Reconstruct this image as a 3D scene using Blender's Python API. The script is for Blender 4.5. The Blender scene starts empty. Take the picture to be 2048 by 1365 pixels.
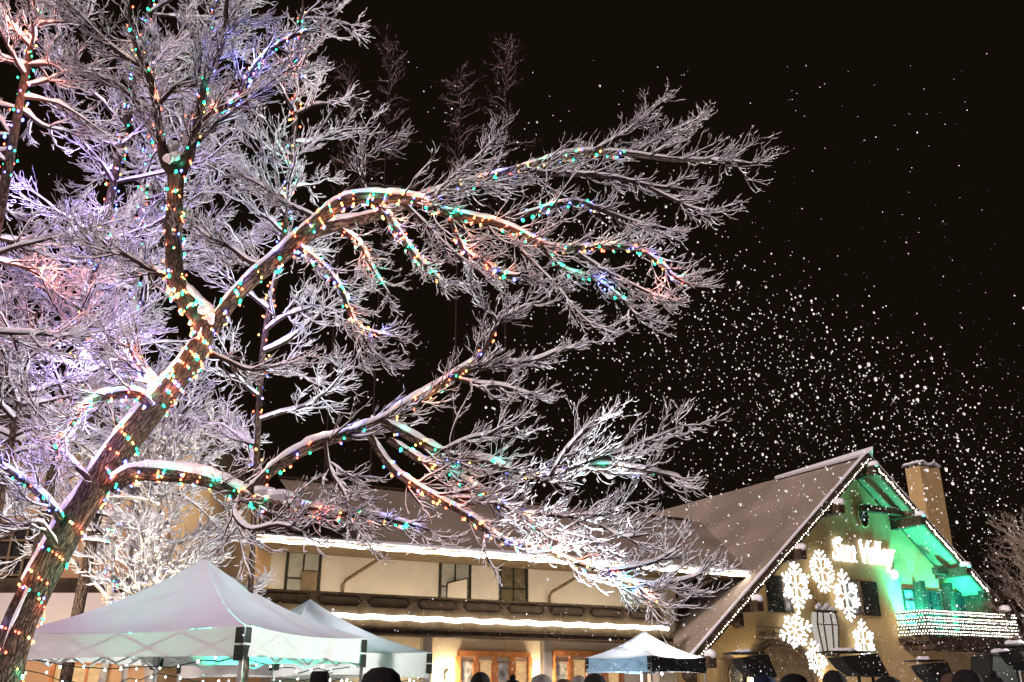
import bpy, math, random
import numpy as np
from mathutils import Vector, Matrix
random.seed(5)
RNG = np.random.default_rng(11)
SC = bpy.context.scene
COL = SC.collection

# ------------------------------------------------------------------ camera, world, key light
F_PX, PITCH = 1843.0, math.radians(21)
CAMP = np.array([0.0, 0.0, 1.5])
cam_d = bpy.data.cameras.new("camera"); cam = bpy.data.objects.new("camera", cam_d); COL.objects.link(cam)
cam.location = CAMP; cam.rotation_euler = (math.radians(90) + PITCH, 0, 0)
cam_d.sensor_width = 36; cam_d.lens = 36 * F_PX / 2048
cam_d.clip_start = 0.1; cam_d.clip_end = 1500
SC.camera = cam

world = bpy.data.worlds.new("World"); SC.world = world; world.use_nodes = True
bg = world.node_tree.nodes["Background"]
bg.inputs[0].default_value = (0.66, 0.44, 0.22, 1); bg.inputs[1].default_value = 0.0075

SC.view_settings.view_transform = 'Standard'; SC.view_settings.look = 'None'
SC.view_settings.exposure = 0.3; SC.view_settings.gamma = 1.0
SC.cycles.use_denoising = True
SC.cycles.max_bounces = 5; SC.cycles.diffuse_bounces = 2; SC.cycles.glossy_bounces = 2
SC.cycles.transparent_max_bounces = 8; SC.cycles.sample_clamp_indirect = 4

def lamp(name, kind, loc, energy, color, aim=None, **kw):
    d = bpy.data.lights.new(name, kind); d.energy = energy; d.color = color
    for k, v in kw.items(): setattr(d, k, v)
    o = bpy.data.objects.new(name, d); COL.objects.link(o); o.location = loc
    if aim is not None:
        o.rotation_euler = (Vector(aim) - Vector(loc)).to_track_quat('-Z', 'Y').to_euler()
    return o
# the glow of the plaza behind the camera
lamp("sun", 'SUN', (0, -10, 20), 2.35, (1.0, 0.80, 0.80), aim=(12.5, 3.5, 10.0), angle=math.radians(8))

# ------------------------------------------------------------------ pixel (2048 wide) -> world
def ray(x, y):
    a = (x - 1024) / F_PX; b = -(y - 682.5) / F_PX
    return np.array([a, math.cos(PITCH) - b * math.sin(PITCH), math.sin(PITCH) + b * math.cos(PITCH)])
def P(x, y, Y):
    r = ray(x, y); return CAMP + r * (Y / r[1])
def RW(x, y, rpx, Y):
    return rpx / F_PX * (Y / ray(x, y)[1])

# ------------------------------------------------------------------ materials
MATS = {}
def mat(name, col, rough=0.8, var=0.0, scale=6.0, bump=0.0, metal=0.0, emit=None, strength=0.0, col2=None, spec=0.12, trans=0.0):
    if name in MATS: return MATS[name]
    m = bpy.data.materials.new(name); m.use_nodes = True
    nt = m.node_tree; b = nt.nodes["Principled BSDF"]
    b.inputs["Base Color"].default_value = (*col, 1); b.inputs["Roughness"].default_value = rough
    b.inputs["Metallic"].default_value = metal
    b.inputs["Specular IOR Level"].default_value = spec
    if var > 0 or bump > 0 or col2:
        tc = nt.nodes.new("ShaderNodeTexCoord")
        n = nt.nodes.new("ShaderNodeTexNoise"); n.inputs["Scale"].default_value = scale; n.inputs["Detail"].default_value = 6
        nt.links.new(tc.outputs["Object"], n.inputs["Vector"])
        if var > 0 or col2:
            r = nt.nodes.new("ShaderNodeValToRGB")
            c2 = col2 or tuple(min(1, c * (1 + var)) for c in col)
            r.color_ramp.elements[0].color = (*[c * (1 - var) for c in col], 1); r.color_ramp.elements[0].position = 0.3
            r.color_ramp.elements[1].color = (*c2, 1); r.color_ramp.elements[1].position = 0.7
            nt.links.new(n.outputs["Fac"], r.inputs["Fac"]); nt.links.new(r.outputs["Color"], b.inputs["Base Color"])
        if bump > 0:
            bp = nt.nodes.new("ShaderNodeBump"); bp.inputs["Strength"].default_value = bump; bp.inputs["Distance"].default_value = 0.03
            nt.links.new(n.outputs["Fac"], bp.inputs["Height"]); nt.links.new(bp.outputs["Normal"], b.inputs["Normal"])
    if emit:
        b.inputs["Emission Color"].default_value = (*emit, 1); b.inputs["Emission Strength"].default_value = strength
    if trans > 0:
        t = nt.nodes.new("ShaderNodeBsdfTranslucent"); t.inputs[0].default_value = (*col, 1)
        mx = nt.nodes.new("ShaderNodeMixShader"); mx.inputs[0].default_value = trans
        out = nt.nodes["Material Output"]
        nt.links.new(b.outputs[0], mx.inputs[1]); nt.links.new(t.outputs[0], mx.inputs[2]); nt.links.new(mx.outputs[0], out.inputs[0])
    MATS[name] = m
    return m

def bark_mat(name, dark, light):
    m = bpy.data.materials.new(name); m.use_nodes = True; nt = m.node_tree; b = nt.nodes["Principled BSDF"]
    b.inputs["Roughness"].default_value = 0.85; b.inputs["Specular IOR Level"].default_value = 0.3
    uv = nt.nodes.new("ShaderNodeUVMap"); uv.uv_map = "UVMap"
    mp = nt.nodes.new("ShaderNodeMapping"); mp.inputs["Scale"].default_value = (1.0, 0.17, 1)
    nt.links.new(uv.outputs[0], mp.inputs[0])
    nz = nt.nodes.new("ShaderNodeTexNoise"); nz.inputs["Scale"].default_value = 9; nz.inputs["Detail"].default_value = 5
    nt.links.new(mp.outputs[0], nz.inputs["Vector"])
    ad = nt.nodes.new("ShaderNodeMixRGB"); ad.blend_type = 'LINEAR_LIGHT'; ad.inputs[0].default_value = 0.09
    nt.links.new(mp.outputs[0], ad.inputs[1]); nt.links.new(nz.outputs["Color"], ad.inputs[2])
    v = nt.nodes.new("ShaderNodeTexVoronoi"); v.feature = 'DISTANCE_TO_EDGE'; v.inputs["Scale"].default_value = 52
    nt.links.new(ad.outputs[0], v.inputs["Vector"])
    n2 = nt.nodes.new("ShaderNodeTexNoise"); n2.inputs["Scale"].default_value = 70; n2.inputs["Detail"].default_value = 4
    nt.links.new(mp.outputs[0], n2.inputs["Vector"])
    r = nt.nodes.new("ShaderNodeValToRGB"); r.color_ramp.elements[0].position = 0.02; r.color_ramp.elements[1].position = 0.26
    r.color_ramp.elements[0].color = (*dark, 1); r.color_ramp.elements[1].color = (*light, 1)
    nt.links.new(v.outputs["Distance"], r.inputs["Fac"])
    mx = nt.nodes.new("ShaderNodeMixRGB"); mx.blend_type = 'MULTIPLY'; mx.inputs[0].default_value = 0.7
    nt.links.new(r.outputs[0], mx.inputs[1])
    r2 = nt.nodes.new("ShaderNodeValToRGB"); r2.color_ramp.elements[0].position = 0.35; r2.color_ramp.elements[1].position = 0.6
    r2.color_ramp.elements[0].color = (.35, .35, .35, 1)
    nt.links.new(n2.outputs["Fac"], r2.inputs["Fac"]); nt.links.new(r2.outputs[0], mx.inputs[2])
    nt.links.new(mx.outputs[0], b.inputs["Base Color"])
    s = nt.nodes.new("ShaderNodeMath"); s.operation = 'MINIMUM'; s.inputs[1].default_value = 0.3
    nt.links.new(v.outputs["Distance"], s.inputs[0])
    bp = nt.nodes.new("ShaderNodeBump"); bp.inputs["Strength"].default_value = 1.0; bp.inputs["Distance"].default_value = 0.05
    nt.links.new(s.outputs[0], bp.inputs["Height"]); nt.links.new(bp.outputs["Normal"], b.inputs["Normal"])
    return m

M_BARK = bark_mat("bark", (0.02, 0.012, 0.008), (0.22, 0.14, 0.095))
M_TWIG = mat("twig_bark", (0.035, 0.022, 0.018), 0.9)
M_PALE = mat("pale_bark", (0.33, 0.28, 0.23), 0.8, var=0.35, scale=9)
M_SNOW = mat("snow", (0.80, 0.79, 0.82), 0.75, bump=0.5, scale=40, spec=0.15)
M_FLAKE = mat("snow_flake", (0.92, 0.92, 0.92), 0.9, spec=0.0)
M_WIRE = mat("wire", (0.015, 0.03, 0.02), 0.6)

def emis(name, col, s):
    m = mat(name, (0.02, 0.02, 0.02), 0.4, emit=col, strength=s); return m
BULBS = {'red': emis("bulb_red", (1, 0.10, 0.05), 9), 'green': emis("bulb_green", (0.02, 1, 0.42), 6),
         'blue': emis("bulb_blue", (0.10, 0.13, 1), 11), 'yellow': emis("bulb_yellow", (1, 0.45, 0.10), 7),
         'white': emis("bulb_white", (1, 0.90, 0.72), 9), 'cool': emis("bulb_cool", (0.93, 0.96, 1), 3.5)}
M_STRIP = emis("light_strip", (1.0, 0.97, 0.93), 4.5)

# ------------------------------------------------------------------ mesh helpers
def mesh_np(name, verts, quads=None, tris=None, smooth=True, uv=None):
    me = bpy.data.meshes.new(name)
    verts = np.asarray(verts, np.float32).reshape(-1, 3)
    q = np.zeros((0, 4), np.int32) if quads is None else np.asarray(quads, np.int32).reshape(-1, 4)
    t = np.zeros((0, 3), np.int32) if tris is None else np.asarray(tris, np.int32).reshape(-1, 3)
    me.vertices.add(len(verts)); me.vertices.foreach_set("co", verts.ravel())
    li = np.concatenate([q.ravel(), t.ravel()])
    ls = np.concatenate([np.arange(len(q)) * 4, len(q) * 4 + np.arange(len(t)) * 3]).astype(np.int32)
    lt = np.concatenate([np.full(len(q), 4), np.full(len(t), 3)]).astype(np.int32)
    me.loops.add(len(li)); me.loops.foreach_set("vertex_index", li.astype(np.int32))
    me.polygons.add(len(ls)); me.polygons.foreach_set("loop_start", ls); me.polygons.foreach_set("loop_total", lt)
    me.polygons.foreach_set("use_smooth", np.full(len(ls), smooth))
    if uv is not None:
        l = me.uv_layers.new(name="UVMap"); l.data.foreach_set("uv", np.asarray(uv, np.float32).ravel())
    me.update(calc_edges=True)
    return me
def obj(name, me, m, parent=None, **props):
    o = bpy.data.objects.new(name, me); COL.objects.link(o)
    if m is not None and hasattr(me, 'materials'): me.materials.append(m)
    if parent is not None: o.parent = parent
    for k, v in props.items(): o[k] = v
    return o
def thing(name, label, cat, loc=(0, 0, 0), rotz=0.0, group=None):
    o = bpy.data.objects.new(name, None); COL.objects.link(o)
    o.location = loc; o.rotation_euler = (0, 0, rotz); o['label'] = label; o['category'] = cat
    o.empty_display_size = 0.2
    if group: o['group'] = group
    return o

class MB:
    """collects shapes into one mesh"""
    def __init__(s, T=None): s.v = []; s.f = []; s.T = T
    def add(s, vs, fs):
        b = len(s.v)
        for p in vs:
            s.v.append(tuple(s.T(*p)) if s.T else tuple(p))
        for f in fs: s.f.append([b + i for i in f])
        return s
    def box(s, x0, x1, y0, y1, z0, z1):
        return s.add([(x0, y0, z0), (x1, y0, z0), (x1, y1, z0), (x0, y1, z0), (x0, y0, z1), (x1, y0, z1), (x1, y1, z1), (x0, y1, z1)],
              [(0, 3, 2, 1), (4, 5, 6, 7), (0, 1, 5, 4), (1, 2, 6, 5), (2, 3, 7, 6), (3, 0, 4, 7)])
    def prism(s, poly, y0, y1):
        """poly in (x,z), extruded along y"""
        n = len(poly)
        return s.add([(x, y0, z) for x, z in poly] + [(x, y1, z) for x, z in poly],
              [list(range(n)), list(range(2 * n - 1, n - 1, -1))] + [(i, i + n, (i + 1) % n + n, (i + 1) % n) for i in range(n)])
    def tube(s, pts, r, n=6, caps=True):
        pts = [Vector(p) for p in pts]; rr = r if isinstance(r, (list, tuple)) else [r] * len(pts)
        vs = []; 
        for i, p in enumerate(pts):
            t = (pts[min(i + 1, len(pts) - 1)] - pts[max(i - 1, 0)]).normalized()
            ref = Vector((0, 0, 1)) if abs(t.z) < 0.9 else Vector((1, 0, 0))
            a = t.cross(ref).normalized(); b = a.cross(t)
            for k in range(n):
                th = 2 * math.pi * k / n
                vs.append(tuple(p + (a * math.cos(th) + b * math.sin(th)) * rr[i]))
        fs = []
        for i in range(len(pts) - 1):
            for k in range(n):
                k2 = (k + 1) % n
                fs.append((i * n + k, i * n + k2, (i + 1) * n + k2, (i + 1) * n + k))
        if caps:
            fs.append(list(range(n - 1, -1, -1))); fs.append([(len(pts) - 1) * n + k for k in range(n)])
        return s.add(vs, fs)
    def lathe(s, prof, c=(0, 0, 0), n=20, sx=1, sy=1):
        vs = []; fs = []
        for r, z in prof:
            for k in range(n):
                th = 2 * math.pi * k / n
                vs.append((c[0] + r * sx * math.cos(th), c[1] + r * sy * math.sin(th), c[2] + z))
        m = len(prof)
        for i in range(m - 1):
            for k in range(n):
                k2 = (k + 1) % n
                fs.append((i * n + k, i * n + k2, (i + 1) * n + k2, (i + 1) * n + k))
        fs.append(list(range(n - 1, -1, -1))); fs.append([(m - 1) * n + k for k in range(n)])
        return s.add(vs, fs)
    def build(s, name, m, parent=None, smooth=False, bevel=0.0, **props):
        me = bpy.data.meshes.new(name); me.from_pydata(s.v, [], s.f); me.update()
        if smooth: me.polygons.foreach_set("use_smooth", [True] * len(me.polygons))
        o = obj(name, me, m, parent, **props)
        if bevel > 0:
            b = o.modifiers.new("bevel", 'BEVEL'); b.width = bevel; b.segments = 2; b.limit_method = 'ANGLE'
        return o

# ------------------------------------------------------------------ twig and tube machinery
def nrm(a): return a / np.maximum(np.linalg.norm(a, axis=-1, keepdims=True), 1e-9)
def frames(path):
    T = nrm(np.gradient(path, axis=1))
    up = np.array([0, 0, 1.0])
    ref = np.broadcast_to(up, T.shape).copy()
    vert = np.abs(T[..., 2]) > 0.96
    ref[vert] = (0, -1, 0)
    S = nrm(np.cross(T, ref)); B = np.cross(S, T)
    return T, S, B
def tubes(path, rad, sides, fl=1.0, off=None):
    """path (N,K,3) rad (N,K) -> verts, quads; fl flattens along B"""
    N, K, _ = path.shape
    T, S, B = frames(path)
    th = np.arange(sides) * 2 * np.pi / sides + 0.3
    c = np.cos(th)[None, None, :, None]; s = np.sin(th)[None, None, :, None] * fl
    V = path[:, :, None, :] + rad[:, :, None, None] * (S[:, :, None, :] * c + B[:, :, None, :] * s)
    base = (np.arange(N) * K * sides)[:, None, None]
    i = np.arange(K - 1)[None, :, None] * sides; k = np.arange(sides)[None, None, :]; k2 = (k + 1) % sides
    q = np.stack([base + i + k, base + i + k2, base + i + sides + k2, base + i + sides + k], -1).reshape(-1, 4)
    return V.reshape(-1, 3), q
def snow_tubes(path, rad, rs, rng, sides=5, miss=0.0):
    """snow lying on top of twigs"""
    N, K, _ = path.shape
    T, S, B = frames(path)
    hor = np.sqrt(np.clip(1 - T[..., 2] ** 2, 0, 1))
    w = rs * (0.3 + 0.7 * hor) * rng.uniform(0.55, 1.35, (N, K)) * np.clip(0.55 + 0.13 * rad / 0.001, 0.6, 2.2)
    if miss > 0: w *= (rng.random((N, 1)) > miss) * 0.85 + 0.15
    w[:, 0] *= 0.6; w[:, -1] *= 0.25
    up = B * 0.6 + np.array([0, 0, 0.4])
    sp = path + nrm(up) * (rad * 0.55 + w * 0.55)[..., None]
    return tubes(sp, w, sides, 0.85)
def grow(par, prad, n, rng, t0=0.12, t1=1.0, ang=(30, 60), L=(0.4, 0.8), K=5, up=0.3, tan=0.4, jit=0.12, r0=0.006, r1=0.0025, ltap=0.55, flat=0.0, down=0.0):
    N, Kp, _ = par.shape
    t = (np.arange(n)[None, :] + rng.random((N, n))) / n * (t1 - t0) + t0
    t = np.clip(t, 0, 0.999)
    f = t * (Kp - 1); i = np.floor(f).astype(int); fr = (f - i)[..., None]
    idx = np.arange(N)[:, None]
    a = par[idx, i]; b = par[idx, i + 1]
    pos = a + (b - a) * fr; T = nrm(b - a)
    pr = prad[idx, i] * (1 - fr[..., 0]) + prad[idx, i + 1] * fr[..., 0]
    rv = rng.normal(size=T.shape); rv[..., 2] *= (1 - flat)
    rv[..., 2] -= down
    pp = nrm(rv - (rv * T).sum(-1, keepdims=True) * T)
    ph = np.radians(rng.uniform(ang[0], ang[1], t.shape))[..., None]
    d0 = np.cos(ph) * T + np.sin(ph) * pp
    ln = rng.uniform(L[0], L[1], t.shape) * (1 - ltap * t)
    tg = nrm(T * tan + d0 * 0.5 + np.array([0, 0, up]))
    pts = [pos]; cur = pos
    for k in range(1, K):
        w = (k - 0.5) / (K - 1)
        d = nrm(d0 * (1 - w) + tg * w + rng.normal(size=d0.shape) * jit)
        cur = cur + d * (ln / (K - 1))[..., None]; pts.append(cur)
    path = np.stack(pts, 2).reshape(-1, K, 3)
    ra = np.minimum(pr * 0.75, r0)
    rad = ra[..., None] + (r1 - ra[..., None]) * np.linspace(0, 1, K)
    return path, np.maximum(rad.reshape(-1, K), 0.0012)
def merge(parts):
    V = []; Q = []; b = 0
    for v, q in parts: V.append(v); Q.append(q + b); b += len(v)
    return np.concatenate(V), np.concatenate(Q)
def catmull(pts, n):
    """resample to n points with Catmull-Rom; pts (M,D)"""
    p = np.asarray(pts, float); M = len(p)
    pe = np.vstack([2 * p[0] - p[1], p, 2 * p[-1] - p[-2]])
    u = np.linspace(0, M - 1 - 1e-6, n); out = []
    for x in u:
        i = int(x); t = x - i; a, b, c, d = pe[i:i + 4]
        out.append(0.5 * ((2 * b) + (-a + c) * t + (2 * a - 5 * b + 4 * c - d) * t * t + (-a + 3 * b - 3 * c + d) * t ** 3))
    return np.array(out)
def bark_tube(name, path, rad, m, parent, sides=18, rough=0.05):
    K = len(path); path = path[None]
    T = nrm(np.gradient(path, axis=1))[0]; S = nrm(np.cross(T, np.array([0.05, -1.0, 0.02]))); B = np.cross(S, T)
    th = np.arange(sides + 1) * 2 * np.pi / sides
    seg = np.concatenate([[0], np.cumsum(np.linalg.norm(np.diff(path[0], axis=0), axis=1))])
    rr = rad[:, None] * (1 + rough * np.sin(3 * th + seg[:, None] * 5) + rough * 0.6 * np.sin(7 * th[None] + seg[:, None] * 17))
    V = path[0][:, None, :] + rr[..., None] * (S[:, None] * np.cos(th)[None, :, None] + B[:, None] * np.sin(th)[None, :, None])
    i = np.arange(K - 1)[:, None] * (sides + 1); k = np.arange(sides)[None]
    q = np.stack([i + k, i + k + 1, i + sides + 2 + k, i + sides + 1 + k], -1).reshape(-1, 4)
    circ = 2 * np.pi * float(np.mean(rad))
    U = np.broadcast_to((th / (2 * np.pi) * circ)[None], (K, sides + 1)); W = np.broadcast_to(seg[:, None], (K, sides + 1))
    uv = np.stack([U, W], -1).reshape(-1, 2)[q.ravel()]
    me = mesh_np(name, V.reshape(-1, 3), q, uv=uv)
    return obj(name, me, m, parent)
def snow_cap(name, path, rad, parent, rng, k=0.75, thick=0.05, lim=0.93):
    """thick snow ridge lying on a big limb"""
    K = len(path)
    T, S, B = frames(path[None]); T, S, B = T[0], S[0], B[0]
    hor = np.clip(1 - (np.abs(T[:, 2]) / lim) ** 2, 0, 1) ** 0.5
    nz = np.convolve(rng.normal(size=K + 8), np.ones(5) / 5, 'same')[4:-4]
    nz2 = rng.normal(size=K) * 0.5
    h = (thick * 0.5 + rad * 0.45) * hor * (1 + 0.45 * nz + 0.12 * nz2)
    w = (rad * k + thick * 0.22) * np.clip(hor * 1.5, 0.02, 1) * (1 + 0.22 * nz + 0.08 * nz2)
    end = np.minimum(1, np.minimum(np.arange(K), np.arange(K)[::-1]) / 2.0); h *= end; w *= 0.3 + 0.7 * end
    sides = 10; th = np.arange(sides) * 2 * np.pi / sides
    V = []
    for j in range(K):
        c = path[j] + B[j] * rad[j] * 0.62
        for a in th:
            up = math.sin(a)
            V.append(c + S[j] * w[j] * math.cos(a) + B[j] * ((h[j] + rad[j] * 0.38) * up if up > 0 else rad[j] * 0.25 * up))
    q = []
    for j in range(K - 1):
        for a in range(sides): q.append((j * sides + a, j * sides + (a + 1) % sides, (j + 1) * sides + (a + 1) % sides, (j + 1) * sides + a))
    return obj(name, mesh_np(name, V, q), M_SNOW, parent)

# bulbs: one icosahedron per colour, shared by every copy
def ico():
    g = (1 + 5 ** 0.5) / 2
    v = np.array([(-1, g, 0), (1, g, 0), (-1, -g, 0), (1, -g, 0), (0, -1, g), (0, 1, g), (0, -1, -g), (0, 1, -g), (g, 0, -1), (g, 0, 1), (-g, 0, -1), (-g, 0, 1)]) / math.sqrt(1 + g * g)
    f = np.array([(0, 11, 5), (0, 5, 1), (0, 1, 7), (0, 7, 10), (0, 10, 11), (1, 5, 9), (5, 11, 4), (11, 10, 2), (10, 7, 6), (7, 1, 8), (3, 9, 4), (3, 4, 2), (3, 2, 6), (3, 6, 8), (3, 8, 9), (4, 9, 5), (2, 4, 11), (6, 2, 10), (8, 6, 7), (9, 8, 1)])
    return v, f
IV, IF = ico()
BULB_ME = {}
for k_, m_ in BULBS.items():
    me_ = mesh_np("bulb_" + k_, IV * np.array([1, 1, 1.35]), tris=IF); me_.materials.append(m_); BULB_ME[k_] = me_
def bulbs(points, colors, r, parent):
    """each bulb its own part; past 100 the rest is one part"""
    n = len(points); order = list(range(n))
    first = order[:100] if n <= 100 else sorted(random.sample(order, 100))
    fs = set(first)
    for i in first:
        o = bpy.data.objects.new("bulb", BULB_ME[colors[i]]); COL.objects.link(o); o.parent = parent
        o.location = points[i]; rr = r * random.choice((0.8, 0.9, 1.0, 1.1, 1.5) if colors[i] in ('green', 'blue') else (0.75, 0.9, 1.0)); o.scale = (rr, rr, rr)
    rest = [i for i in order if i not in fs]
    if rest:
        keys = sorted(set(colors)); me = None; V = []; Fc = []; mi = []
        for i in rest:
            b = len(V) * 12; V.append(IV * r * np.array([1, 1, 1.3]) + np.asarray(points[i])); Fc.append(IF + b); mi += [keys.index(colors[i])] * 20
        me = mesh_np("bulbs", np.concatenate(V), tris=np.concatenate(Fc))
        for k in keys: me.materials.append(BULBS[k])
        me.polygons.foreach_set("material_index", mi)
        o = bpy.data.objects.new("bulbs", me); COL.objects.link(o); o.parent = parent; o['kind'] = 'stuff'
MULTI = ['red', 'green', 'blue', 'yellow', 'red', 'green', 'yellow', 'red']
def wrap_string(path, rad, label, group, spacing=0.1, pitch=0.25, r=0.009, cols=MULTI, rng=RNG, up_only=False, gap=0.006):
    """a string of lights wound round a limb"""
    seg = np.concatenate([[0], np.cumsum(np.linalg.norm(np.diff(path, axis=0), axis=1))]); Ltot = seg[-1]
    n = max(8, int(Ltot / pitch * 14)); s = np.linspace(0, Ltot, n)
    T, S, B = frames(path[None]); T, S, B = T[0], S[0], B[0]
    I = lambda A: np.stack([np.interp(s, seg, A[:, j]) for j in range(3)], 1)
    c = I(path); R = np.interp(s, seg, rad) * 1.05 + gap; S_ = I(S); B_ = I(B)
    th = s / pitch * 2 * np.pi + rng.uniform(0, 6) + np.convolve(rng.normal(size=n + 10), np.ones(11) / 11, 'same')[5:-5] * 4.5
    W = c + R[:, None] * (S_ * np.cos(th)[:, None] + B_ * np.sin(th)[:, None])
    base = W[0]
    t = thing("light_string", label, "fairy lights", tuple(base), 0, group)
    V, q = tubes((W - base)[None], np.full((1, n), 0.0028), 3)
    obj("wire", mesh_np("wire", V, q), M_WIRE, t)
    wl = np.concatenate([[0], np.cumsum(np.linalg.norm(np.diff(W, axis=0), axis=1))])
    nb = max(3, int(wl[-1] / spacing)); sb = np.clip((np.arange(nb) + rng.uniform(-.6, 1.6, nb)) / nb, 0, 1) * wl[-1]
    out = nrm(W - c)
    pts = []; cl = []
    for x in sb:
        p = np.array([np.interp(x, wl, W[:, j]) + np.interp(x, wl, out[:, j]) * r * 1.3 for j in range(3)]) - base
        pts.append(p); cl.append(cols[rng.integers(len(cols))])
    bulbs(pts, cl, r, t)
    return [p + base for p in pts], cl
GLOW = {'red': (1, 0.30, 0.20), 'green': (0.05, .55, 0.36), 'blue': (0.25, 0.28, 1), 'yellow': (1, 0.5, 0.28), 'violet': (0.48, 0.36, 1), 'white': (1, 0.9, 0.75)}

#BUILDING
# ------------------------------------------------------------------ ground
g = MB(); g.add([(-400, -200, 0), (400, -200, 0), (400, 500, 0), (-400, 500, 0)], [(0, 1, 2, 3)])
g.build("ground", mat("trodden_snow", (0.6, 0.6, 0.62), 0.9, var=0.15, scale=0.8), None, kind='structure')

# ------------------------------------------------------------------ inn frame: s along the front, d outwards, z up
AN = math.radians(62)
U_ = np.array([math.sin(AN), math.cos(AN), 0]); N_ = np.array([math.cos(AN), -math.sin(AN), 0])
O_ = P(1725, 925, 34.0); O_[2] = 0.0
def B_(s, d, z): return O_ + U_ * s + N_ * d + np.array([0, 0, z])
BROT = math.atan2(U_[1], U_[0])
def onB(x, y, d):
    """pixel -> (s, z) on the plane d of the inn"""
    r = ray(x, y); p0 = O_ + N_ * d
    t = np.dot(p0 - CAMP, N_) / np.dot(r, N_); q = CAMP + r * t
    return float(np.dot(q - O_, U_)), float(q[2])
def thingB(name, label, cat, s, d, z, group=None):
    return thing(name, label, cat, tuple(B_(s, d, z)), BROT, group)   # local x along front, local y = into the building (-d)

M_STUC = mat("ochre_stucco", (0.56, 0.40, 0.18), 0.92, var=0.12, scale=1.2, bump=0.2)
M_CREAM = mat("cream_stucco", (0.66, 0.57, 0.43), 0.92, var=0.08, scale=1.5, bump=0.15)
M_DWOOD = mat("dark_timber", (0.055, 0.038, 0.022), 0.7, var=0.4, scale=5, bump=0.2)
M_TRIM = mat("brown_trim", (0.20, 0.14, 0.075), 0.7, var=0.25, scale=4)
M_OAK = mat("varnished_oak", (0.50, 0.20, 0.07), 0.45, var=0.25, scale=7)
M_GLASS = mat("dark_glass", (0.03, 0.03, 0.028), 0.12, spec=0.6)
M_LIT = mat("lit_pane", (0.2, 0.15, 0.08), 0.3, emit=(1, 0.62, 0.28), strength=0.45, var=0.6, scale=9)
M_SHUT = mat("dark_shutter", (0.035, 0.035, 0.022), 0.7, var=0.3, scale=8)
M_SOFF = mat("soffit_boards", (0.27, 0.20, 0.11), 0.8, var=0.15, scale=3)

def roof_mat():
    m = bpy.data.materials.new("dusted_shakes"); m.use_nodes = True; nt = m.node_tree; b = nt.nodes["Principled BSDF"]
    b.inputs["Roughness"].default_value = 0.9
    tc = nt.nodes.new("ShaderNodeTexCoord")
    br = nt.nodes.new("ShaderNodeTexBrick"); br.inputs["Scale"].default_value = 1.0
    br.inputs["Brick Width"].default_value = 0.17; br.inputs["Row Height"].default_value = 0.15; br.inputs["Mortar Size"].default_value = 0.012
    br.inputs["Color1"].default_value = (0.25, 0.20, 0.155, 1); br.inputs["Color2"].default_value = (0.215, 0.17, 0.13, 1); br.inputs["Mortar"].default_value = (0.13, 0.10, 0.075, 1); br.offset_frequency = 3; br.squash = 1.3
    nt.links.new(tc.outputs["UV"], br.inputs["Vector"])
    n = nt.nodes.new("ShaderNodeTexNoise"); n.inputs["Scale"].default_value = .5; n.inputs["Detail"].default_value = 5
    nt.links.new(tc.outputs["Object"], n.inputs["Vector"])
    r = nt.nodes.new("ShaderNodeValToRGB"); r.color_ramp.elements[0].position = 0.38; r.color_ramp.elements[1].position = 0.66
    r.color_ramp.elements[0].color = (.15, .15, .15, 1); r.color_ramp.elements[1].color = (0.85, 0.85, 0.85, 1)
    nt.links.new(n.outputs["Fac"], r.inputs["Fac"])
    mx = nt.nodes.new("ShaderNodeMixRGB"); mx.inputs[2].default_value = (0.33, 0.27, 0.21, 1)
    nt.links.new(r.outputs[0], mx.inputs[0]); nt.links.new(br.outputs["Color"], mx.inputs[1]); nt.links.new(mx.outputs[0], b.inputs["Base Color"])
    return m
M_ROOF = roof_mat()
def roof_plane(name, c4, thick, parent, T):
    """slab from 4 corners (eave a, eave b, ridge b, ridge a) with UV in metres, built in T-space"""
    p = [np.array(T(*c)) for c in c4]
    n = np.cross(p[1] - p[0], p[3] - p[0]); n /= np.linalg.norm(n)
    if n[2] < 0: n = -n
    v = p + [q - n * thick for q in p]
    q = [(0, 1, 2, 3), (7, 6, 5, 4), (0, 4, 5, 1), (1, 5, 6, 2), (2, 6, 7, 3), (3, 7, 4, 0)]
    w = np.linalg.norm(p[1] - p[0]); h = np.linalg.norm(p[3] - p[0])
    uvq = [(0, 0), (w, 0), (w, h), (0, h)]
    uv = np.array([uvq[i % 4] for f in q for i in f], float)
    me = mesh_np(name, np.array(v), q, smooth=False, uv=uv)
    return obj(name, me, M_ROOF, parent)

SL = 0.83; SR = 0.2; ZR = 9.98            # gable ridge: slope, position, height of roof top
def zr(s): return ZR - SL * abs(s - SR)
inn = thing("gabled_inn", "ochre stuccoed gable front with steep overhanging roof and tall chimney", "building", tuple(B_(0, 0, 0)), BROT)
def L_(s, d, z): return (s, -d, z)        # local coordinates of things made with thingB at (0,0,0)
wl = MB(L_)
WL, WR = -7.6, 6.3
poly = [(WL, 0), (WR, 0), (WR, zr(WR) - .3), (SR, ZR - .33), (WL, zr(WL) - .3)]
wl.prism(poly, -1.0, -13.5)
wl.build("wall", M_STUC, inn)
rfL = roof_plane("roof", [(-8.75, 0.05, zr(-8.75)), (-8.75, -14, zr(-8.75)), (SR, -14, ZR), (SR, 0.05, ZR)], 0.16, inn, L_)
rfR = roof_plane("roof", [(6.35, 0.05, zr(6.35)), (6.35, -14, zr(6.35)), (SR, -14, ZR), (SR, 0.05, ZR)], 0.16, inn, L_)
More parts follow.
